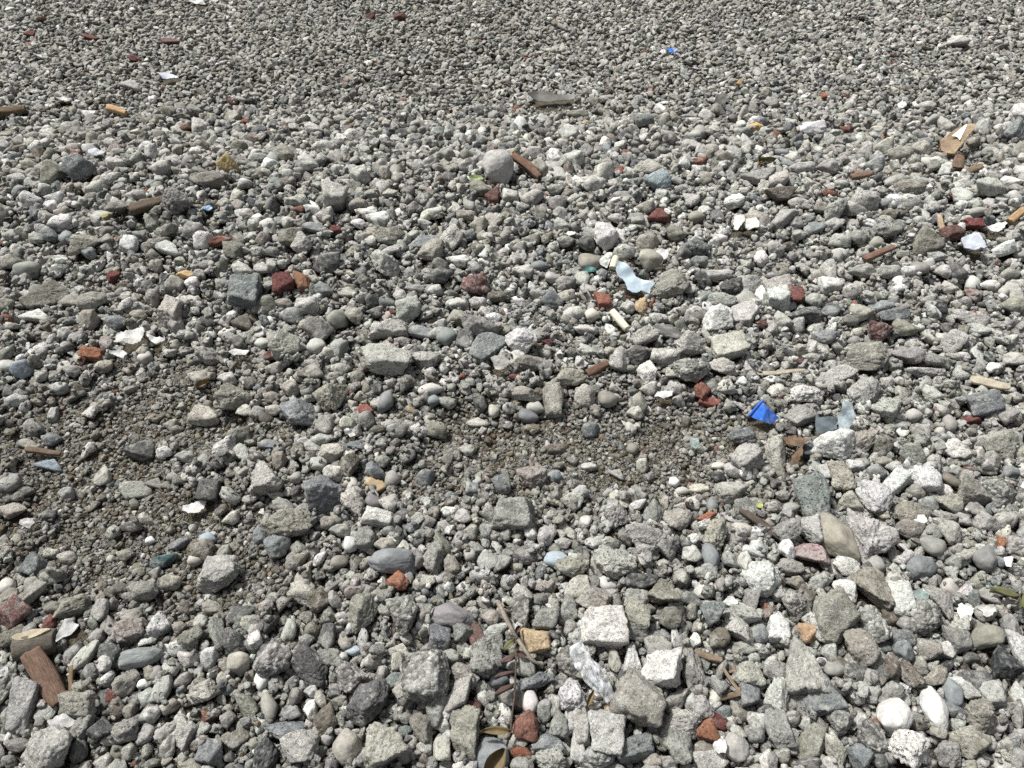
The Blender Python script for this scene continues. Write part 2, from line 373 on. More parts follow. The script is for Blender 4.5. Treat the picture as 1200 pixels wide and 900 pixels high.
# Stones read off the photograph, one block per sheet of it: X Y W H colour shape [tilt]
# colours: L light grey, W white, M mid grey, D dark grey, B blue-grey, T tan, O olive, R brown, C cream, G grey-green, P pinkish, V violet-grey, K black, U pale blue, E teal, A maroon
# shapes: a angular, r rounded, k blocky, p pitted, s speckled, o smooth, f flat, t three-cornered
STONES = {
(0, 675, 4): """235 815 200 190 Lr;350 605 200 130 Ta;105 620 110 205 Lk;662 378 175 100 Bo 15;748 230 105 110 Wp;608 270 150 110 Pp;605 188 110 75 Tp;
340 140 140 110 Oa 20;670 65 140 90 Mr;800 30 100 75 Tr;55 285 95 135 Ok 35;140 262 65 85 Mr;65 170 115 115 Ak -30;120 110 80 150 Tk -30;30 50 75 70 Lo;245 145 100 65 Oa;
465 165 75 85 Lk;425 150 55 85 Ba 40;400 375 75 110 Lp -20;340 365 80 100 Ms;515 365 100 140 Da -40;455 280 80 75 Ma;375 715 95 105 Mp;480 715 110 110 Da;590 720 120 110 Mp;
375 820 70 90 Dr;90 790 130 65 Mr;590 820 90 80 Tr;480 870 90 80 Lr;985 825 120 105 Bk;870 740 100 125 La;790 790 80 110 Ls;965 535 135 120 Ca 30;845 490 85 100 Mr 35;985 385 85 95 Wa;
760 535 80 110 Lp;690 570 80 85 Lr;590 490 100 110 Ta;700 650 105 85 Ls;600 625 80 75 Or;1150 605 100 145 Or -35;1115 410 105 95 To;1095 310 130 110 Dp;1130 175 110 105 Df 35;
1025 270 95 130 Ma 30;940 215 80 80 La;1000 150 95 60 Tr;895 285 110 110 Op;835 335 95 75 Wp;1100 760 130 80 Of;1070 670 75 75 Mr;900 890 120 60 Tr;20 530 70 190 Ls;30 680 75 120 Ma;
670 508 50 40 Wo;840 240 70 60 Tr""",
(300, 675, 4): """795 470 215 220 Ls;510 605 240 170 Dr 22;605 780 200 180 Ct 15;205 800 180 130 Lr;680 185 155 160 Ls;505 150 120 170 Ta -15;920 190 200 115 Vo -10;975 260 110 95 Mr;
85 390 165 150 Ls;250 420 165 150 Da;460 480 165 120 Ls;215 75 130 110 Cr;300 115 110 110 Rr;370 110 70 75 La;1080 370 155 190 Mp;860 290 100 110 Bk;995 735 170 190 Ta 20;950 555 130 150 La;
985 470 130 120 Ma;850 630 90 130 Mr;900 640 75 90 Wa;870 705 90 60 Lr;775 715 100 115 Or;420 800 130 135 To;135 720 200 95 Ba;45 840 110 130 Ds;355 385 125 90 Ma;665 400 60 85 Ck;
640 500 100 100 Ba 40;590 465 60 75 Ls;330 290 80 100 Dk;150 265 75 110 La;240 300 75 65 Mr;450 240 50 65 Wp;500 290 55 85 Lp;705 295 60 55 Lr;675 340 90 40 Cf;810 340 85 75 Ms;
325 675 105 115 Rr 30;255 630 70 80 Wr;300 580 65 80 Cr 30;165 640 100 70 Ba;185 570 70 80 Ms;65 620 80 105 To 25;30 480 70 95 Wo;910 375 100 80 Ma;1140 485 90 75 Bo;1150 400 65 85 Uk;
1060 575 75 70 Wa;870 810 90 100 Ck;1095 840 160 150 Bo 30;1160 650 80 85 Wp;1100 195 85 75 Pr;1135 255 120 75 La;455 350 75 45 Uo;390 580 85 50 Or;705 665 70 55 Mr;260 545 75 55 Lr""",
(600, 675, 4): """425 240 205 165 Wk;705 440 210 160 Wk;590 570 235 245 Ta;855 450 110 170 Mp;450 730 180 190 Lk;575 805 215 115 Bk 12;775 800 135 150 Mr;800 690 175 125 Lp;280 545 130 150 Wp;
390 860 190 110 Ls;180 860 155 100 Lp;165 785 150 90 Ba;305 55 130 110 Cf 40;385 105 170 110 Ta;585 185 125 140 Tr;715 80 150 110 Ot;580 105 130 80 Lr;600 30 170 80 Ds;580 260 120 85 Ma -15;
740 200 110 90 Or;845 165 65 70 Ta;840 110 105 60 Df;945 180 115 105 Ba;1070 260 125 125 La;1080 170 180 100 Lr;1125 110 90 110 Ma;1085 340 120 60 Ma;160 195 125 115 Ma;40 170 80 130 Ms;
260 160 90 120 Ma;50 85 95 75 Lr;680 335 130 110 Mf 20;560 385 90 125 Wt;480 400 65 95 Ta;265 410 110 120 Ms;770 580 110 130 Ma 40;840 595 75 80 Wa;895 625 95 105 Lp;680 680 130 100 Da;
320 705 85 150 Lk;270 665 80 130 La;305 805 70 120 Wt;215 700 90 110 Ma;160 635 85 100 Ma;200 605 60 90 Lr;85 595 80 95 Lo;110 500 175 90 Bp;900 810 120 65 Of;1055 800 125 120 Lo;
930 865 170 70 Lf;1105 460 140 110 Ca;1125 385 75 65 La;1160 265 90 100 Ba;1120 565 100 95 Bk;1000 640 85 60 Ga;1075 640 90 75 Ta;1150 685 90 90 Lr;1140 740 90 75 Mr;1060 735 75 60 Lr;
980 450 60 100 Ma -30;970 295 100 90 Rp;760 270 40 90 Wt;655 860 100 80 Ta;720 880 110 60 Mr""",
(900, 675, 4): """310 190 200 230 Tr;485 65 150 180 Ta;365 65 100 110 Wr;615 110 130 150 Wk;720 185 165 135 Ls;140 130 145 130 Mp;240 25 120 85 La;130 35 90 60 Or;490 230 140 150 Ls;440 340 145 150 Tr;
155 430 200 220 Lt;225 245 110 120 Lp;40 240 110 120 Wk;40 565 110 140 Wa;595 655 150 150 Wo -25;780 625 115 165 Wo;660 820 190 180 Wp;250 570 175 145 Ga;335 665 115 130 Mr;50 715 120 150 Mr;
210 780 180 110 Of 20;325 815 110 120 Ca;485 755 120 130 Ms;185 875 140 60 Dr;440 850 115 110 Ba;930 780 210 130 Tr;830 835 150 105 Mr;1010 660 150 140 Tp;565 550 145 80 Mr 12;865 540 90 110 Bo;
980 500 160 85 Df;1050 560 120 100 Lk;1095 395 120 130 Kt;1180 345 80 160 Wr;1015 290 170 100 Oo 15;880 300 125 110 Mr -20;900 220 120 85 Lp;1005 235 100 45 Tf;1025 175 110 80 Lp;970 110 80 90 Ga;
805 115 110 160 Ma;750 345 110 95 Ta;835 350 65 65 Wk;670 460 100 120 Rp;565 425 105 105 Rr;505 405 100 95 Mf 40;630 355 100 90 Br;625 290 120 80 Br;410 460 115 90 Da;310 440 100 65 Mo;
800 475 110 110 Ta 40;775 420 60 45 La;285 350 80 90 Lr;60 480 110 110 Mp;190 620 100 120 Mp;170 690 65 70 Lr;240 690 60 60 Mr;545 335 80 55 Dr;640 225 80 80 Mr;570 185 70 80 Rr;945 385 90 60 Da;
1135 240 80 100 Mr;1170 650 70 110 Ma;1120 790 80 60 La;1165 850 90 100 Ms;1160 760 70 60 Mr;790 715 80 90 Ta;885 630 95 80 Ba;60 835 100 70 Tr;20 860 70 80 Mr;560 820 70 100 Mr;520 870 80 80 Dr;430 680 75 85 Lr""",
(0, 450, 4): """1095 65 150 140 Tp;955 155 140 80 Cr;660 315 140 100 Dr;640 500 140 75 Lf 8;725 465 90 45 Mf;970 495 110 100 Dk;1080 625 85 65 Cr 25;685 632 75 55 Ca;245 260 90 70 Br;160 205 90 90 Mp;80 80 90 70 Lp;
255 140 45 70 Lt;800 185 75 60 Tr;1060 290 115 105 Wp 40;1120 235 115 90 Or;1135 325 85 75 Lf;870 345 105 55 Mr;840 745 70 95 Ba 35;940 780 125 90 Rr;975 730 80 60 Uo;920 825 75 60 Co;770 830 110 80 Ea;
165 855 130 110 Ga;315 815 90 65 Cr;240 795 70 50 Cr;485 440 75 95 Ta;230 380 130 50 Uf;60 590 130 75 Tr;310 520 80 65 Mr;705 735 45 35 Wo;725 880 60 60 Mr;135 285 100 45 Tf;1150 130 80 65 Ca;
770 320 75 60 Wp;50 470 90 90 Mp;120 500 80 50 Tr;1050 800 70 80 Mr;590 800 80 60 Tr""",
(300, 450, 4): """325 515 205 165 Ba;55 440 150 130 Lt;455 555 115 120 Cp;565 625 140 80 Wk;550 555 80 60 Vo -20;430 385 110 115 Rp;360 420 95 85 Lr;345 320 120 85 Ca 20;270 300 85 60 Lr;310 265 105 65 Lp;
205 140 180 120 Ba;340 60 150 130 Tp;315 200 90 80 Mk;640 830 215 105 Bo;515 720 100 110 Mr;445 755 70 70 Wo;605 760 115 70 Tr;150 650 230 140 Tp;95 765 125 100 Br;195 830 100 90 Ta;340 650 80 65 Tr;
300 820 55 70 Wa;610 85 70 95 Bo -15;820 30 120 60 Lo 8;510 170 95 90 Da;430 185 75 70 Ck;630 195 85 70 Lr;465 285 95 40 Bf;560 405 95 80 Ba;595 360 75 70 Mr;795 440 90 80 Ba;985 310 80 55 Lp;
1015 490 70 75 Bk;620 560 90 90 Lp;875 745 75 105 Oa 20;920 850 75 80 Tr;1085 825 100 85 Lf 15;830 820 110 130 Mp;1000 690 90 80 Tr;1080 690 65 75 Mr;970 625 85 75 La;905 600 75 55 Wr;1165 700 70 60 Lr;
695 615 90 55 Df;620 690 75 50 Ba;110 360 65 90 Pa;70 285 120 40 Bf 10;840 215 110 80 Op;1115 130 50 60 Co;1040 180 100 40 Cf;570 20 55 70 Dk;90 120 90 60 Cr;75 60 80 65 Tr;160 25 90 80 Tr;
835 80 60 50 Bo;395 690 110 60 Mr;20 710 60 70 Br;640 450 70 80 Mo;100 520 90 45 Cr;130 570 100 60 Mr;1030 770 80 50 Mr""",
(600, 450, 4): """5 605 205 150 Mk;95 435 135 110 Pr;490 605 115 130 La;665 605 100 110 Mr;785 635 155 105 Ta 12;630 725 175 130 Lp;480 840 190 130 Lp;450 750 110 70 Mp;730 775 110 105 Ma;880 490 95 60 Ca;
1030 510 150 90 La;1095 355 130 125 Lk 30;1040 405 90 70 La;1075 255 130 80 Bp;965 440 70 60 Kr;950 705 120 125 Tp;930 810 80 110 Bo;840 800 95 90 La;1080 685 90 62 Co;1100 590 110 110 Mr;
1110 785 140 65 Wa -20;1020 830 75 80 Mr 30;1090 845 80 100 Lr;885 880 85 60 Lr;210 825 120 75 Uo;280 860 160 90 Tp;245 745 90 60 Lr;165 715 90 100 Lp;110 115 85 62 Lo -15;75 155 95 62 Bo -15;
195 80 95 140 Tk;345 55 100 105 Cr;450 75 90 75 Oo;590 90 85 100 Oa;640 15 90 70 Lr;755 20 85 60 Lp;575 140 85 60 Lr;615 385 65 75 Ca;490 420 75 45 Lf -20;200 430 80 70 Ba;320 500 90 70 La;
565 305 55 55 Oo;370 215 90 70 Ba;590 570 85 65 Wa;715 550 45 65 Tr;800 505 70 40 Lo;760 460 50 45 Wo;790 570 70 35 Lr;940 575 55 60 Bo;205 305 90 50 Rr;360 385 80 45 La;970 385 70 35 Co;
1140 330 55 50 Cr;60 40 150 85 Ta""",
(900, 450, 4): """505 535 165 150 Wr;300 285 205 130 Wa;175 45 165 90 Wp;460 35 170 130 Lr;430 270 120 165 Tp 40;535 275 115 125 Oa;400 545 115 100 Ca;600 460 105 115 Wk 35;735 450 120 110 Wk;690 505 90 75 Mr;
885 305 145 95 Wt -15;910 365 105 35 Mf;1095 285 130 140 Tr;1080 505 150 150 Ls;940 500 130 130 Ot;855 560 110 90 Ta;325 725 150 180 To 25;485 720 190 220 Lp;205 690 130 120 La;85 695 140 110 Mr;
370 850 140 100 Wa;660 680 145 85 Tr;660 600 140 90 Ta;85 780 85 90 Wr;100 855 130 75 Mr;1025 640 115 95 La;965 585 105 80 Mf;855 190 65 80 Mo;720 230 85 95 Mr;1010 95 140 125 Bk;770 50 90 75 Lr;
685 150 75 60 Lo;445 185 65 65 Wr;550 130 130 105 Lp;155 145 140 95 Ma 25;270 415 90 80 Lk;340 440 110 140 Tp;410 380 80 60 Wk;500 410 105 70 Ba;670 330 110 110 Ma;540 360 80 55 Ta;590 390 80 60 Lr;
755 560 85 80 Ba -30;785 765 100 80 Mo 15;715 855 150 110 Bo;500 850 90 90 Mo -30;580 790 50 120 Ta;730 745 60 60 Ma;850 700 100 100 Lr;845 620 80 60 Lp;1015 820 95 105 Vo;880 770 70 60 Mr;
870 830 80 70 Mr;1165 770 90 115 Ls;1120 640 110 85 Lp;1135 415 90 65 Ba;1045 360 75 80 Mr;990 265 90 60 Mr;1115 150 100 95 Lr;1105 70 90 60 Tr;860 455 70 75 Ro -40;780 375 90 85 La;40 330 85 140 Ca;
1160 250 80 80 Lr;880 415 70 50 Mr;75 520 80 55 Mr;110 580 80 45 Mo;295 600 55 40 Wa;395 470 50 50 Br;30 630 70 50 Lr;215 540 155 215 Gp;200 800 150 140 Qa -38""",
(0, 225, 4): """830 45 150 125 Ms;560 75 120 85 Oa;150 35 105 85 Wp;255 20 100 60 Wr;240 70 75 55 Wr;290 145 95 80 Wp;310 215 60 65 Bo;395 245 130 100 Ta 25;415 290 75 55 Br;600 250 85 70 Wk;790 265 110 65 Wf;
950 225 100 80 Wa;1095 280 115 85 Oa;1155 105 70 60 Lr;50 335 90 105 Oa;75 280 80 60 Mr;215 480 200 115 Of 15;340 510 110 80 Tf 20;430 515 130 95 Ta;165 580 130 62 Wf 12;415 605 80 115 Ta;550 610 115 80 Br;
825 435 90 85 Tk;790 565 115 145 Ck;825 630 80 75 Mr;1145 470 155 160 Bk;1140 365 90 60 Lr;30 535 70 80 Or;110 830 100 85 Ua 25;40 820 90 62 Lo;680 775 65 60 Lo;900 420 80 65 Wa;930 870 100 85 Tp;
1065 880 95 60 Lr;980 770 140 80 Mp;1140 610 100 75 Rf;740 240 90 70 Ta;905 180 90 90 Mr;240 205 70 60 Br;175 220 65 50 Lr;1050 65 75 60 Tr;340 840 80 60 Mr;650 580 80 60 Tr""",
(300, 225, 4): """615 790 225 160 Lr;600 330 130 130 La;330 330 120 105 Dr;215 240 100 95 La;815 285 125 105 Tr 15;775 235 160 80 Bf 15;620 210 150 85 Op;915 220 110 130 Lp;715 550 120 110 Lr;620 640 180 105 Lr;
780 660 130 60 Bf;895 680 95 85 Go;975 705 95 85 Dk;1085 720 200 130 Gf 35;1050 635 150 125 Ma 20;800 785 140 85 Lp;140 725 125 125 Ca;285 725 90 75 Lo;290 650 140 105 Ma;240 530 110 90 La;
320 460 85 62 Br;515 95 105 65 Wp;570 125 110 85 Wp;480 150 70 50 Wr;790 145 70 50 Wp;945 320 110 60 Wp;275 170 120 48 Bf;165 210 110 100 Oa;320 100 95 80 Lr;200 45 130 75 Lp;470 55 110 80 Oa;
364 24 120 120 Lk;1040 145 90 80 Tr;870 395 110 85 Dp;840 455 80 60 La;940 520 110 70 La;1040 520 80 62 Lr;1030 430 130 105 Ap;1130 490 90 55 Rr;560 555 90 55 Dr;460 580 90 80 Tr;400 830 95 75 Lr;
475 865 75 75 Tr;265 850 110 80 Oa;80 820 90 65 Mr;690 700 85 55 Mr;430 470 90 45 Cf;130 525 90 55 Tr;30 710 70 50 Lo;85 690 70 45 Mo;860 615 75 55 Lr;1120 590 80 65 Wr;30 355 75 50 Lf;
675 490 65 70 Lr;745 455 95 45 Mr;980 110 95 55 Tr;1005 200 60 62 Br""",
(600, 225, 4): """45 705 150 125 Wr;970 600 145 115 Wk;1085 570 95 155 Lf 55;1020 730 160 110 Ck;840 715 145 105 La;985 815 130 85 La;755 430 165 110 Ta 15;645 325 105 90 To -20;365 335 105 85 To;525 285 105 85 Lp;
440 215 120 115 Wp;865 255 130 95 Bs;255 230 90 65 Mr;620 65 105 65 Tr;580 130 80 65 Mk;485 125 75 50 Lr;770 195 90 70 Or;635 235 120 75 Ta;345 245 90 70 Dr;190 505 105 95 Br -30;290 565 115 80 La;
375 580 70 62 Co;625 680 120 100 Lp;735 655 150 60 Df -25;340 640 120 60 La -15;580 760 150 105 Dr;720 770 150 95 Lp;500 790 100 120 Lp;845 835 170 110 Ls;635 850 90 110 Wa;90 800 170 75 Or;
270 870 150 85 Tp;350 745 100 55 Lr;915 495 130 65 Ga;1035 445 120 85 Ds;1110 430 120 110 Lr;960 390 150 55 Lr;970 510 160 60 Lr;860 570 100 75 Lp;805 285 80 75 Da;880 325 80 55 Gr;1165 305 70 85 Wa;
1145 110 110 45 Tf;1040 45 95 62 Wp;865 120 80 55 Oo;50 370 100 70 Lp;130 350 85 50 Bo;30 255 80 65 Mr;90 215 100 55 Or;95 25 110 85 Ls;165 215 55 65 Ta;235 155 80 55 Lr;425 385 60 70 Br;
540 545 75 55 Lr;180 580 60 50 Mr;1165 490 60 95 Wr""",
(900, 225, 4): """295 435 100 90 Wk;45 500 120 105 Wk;75 125 130 90 La;320 80 110 105 Lp;410 75 110 75 La;455 40 140 85 Lp;745 230 130 110 Oa 20;570 105 105 65 Rr;330 230 100 65 Lp;415 215 90 75 Mr;545 180 150 75 Mp;
215 170 110 62 Bf 40;565 375 110 70 Mr;440 375 130 62 Mr;660 370 75 50 Wr;715 360 85 60 Mo;820 375 80 70 Lr;885 375 80 85 Dr;210 510 85 75 Lr;170 570 160 80 Da;435 565 105 80 Tr 20;535 535 110 75 Ba;
590 580 140 70 Ba;525 655 110 105 As;640 640 115 75 Or;860 705 120 105 La 30;955 590 150 80 La;985 645 95 60 Lf 15;1145 535 110 85 Tr;1125 390 110 65 Oa 15;1035 440 95 55 Wr;450 780 210 130 Ta;
645 770 155 90 Mr -15;265 680 130 75 Br;250 720 85 65 Tf -30;210 775 95 55 Lr;325 860 180 80 Lf 15;800 790 150 75 Mp;740 840 180 65 Lp;935 720 65 65 Mr;1150 790 110 75 La;850 450 70 55 Lr;390 465 90 75 Lp;
70 605 85 75 Lr;130 620 90 80 Mr;40 430 120 85 Lr;230 395 75 65 Ta;40 260 80 85 Lp;985 95 110 42 Mo;910 65 60 55 Wp;585 45 90 65 Wp;655 45 110 75 Wp;930 245 80 38 Cr;790 300 90 55 Lr;745 505 90 50 Mr;
1165 440 80 65 Lr""",
(0, 0, 3): """275 595 100 80 Br;250 525 85 60 Pa;185 610 80 85 Or;390 630 60 58 Wa;565 585 80 62 La;735 630 110 65 Or;460 300 75 38 Lf;840 515 60 40 Oa;1150 515 80 55 Lr;1005 540 60 55 Tr;1085 575 70 55 Lr;
1105 455 65 38 Lr;1045 705 100 42 Tr;480 685 90 50 Ma;105 580 60 45 Tr""",
(400, 0, 3): """550 590 105 122 Lo;65 620 75 65 Lr;595 690 60 60 Lk;670 685 80 85 Lp;685 540 75 45 La;310 570 60 55 Ls;440 580 65 55 Ls;370 545 65 50 Mr;490 665 75 55 Or;755 665 65 45 Mr;890 650 80 65 Lp;
1115 635 90 62 Ua;490 385 60 50 Mr;830 405 80 36 Or;1060 720 70 45 Tr;1090 590 120 60 Ca;155 610 45 55 Ta;415 630 65 36 Lr;835 640 50 36 Wr;990 690 75 32 Mf;520 520 60 36 Ma 30;1030 770 60 45 Mr""",
(800, 0, 3): """705 510 80 62 Tr;640 530 60 68 Mr;770 545 80 60 Or;155 550 80 50 Oa;670 575 85 58 Br;835 530 75 55 Tr;925 445 55 58 Lr;880 425 90 55 Ma 30;1050 445 55 70 Mr;1165 465 90 62 Ba;1180 400 60 50 Wk;
855 375 65 36 Lr;510 590 80 50 Mr;425 590 80 45 Lr;265 620 120 50 Mf 10;335 635 70 55 Lp;345 680 105 60 Ra;225 505 45 58 Lr;30 510 70 42 Lf 10;455 455 90 62 Wp;750 635 85 55 Ma;800 660 110 50 Tp;
1075 655 80 80 La;1155 640 75 36 Wr;1040 740 80 36 Mo;965 150 80 45 La""",
}
ABS = "256 673 50 37 Lr;892 678 43 37 Wr"
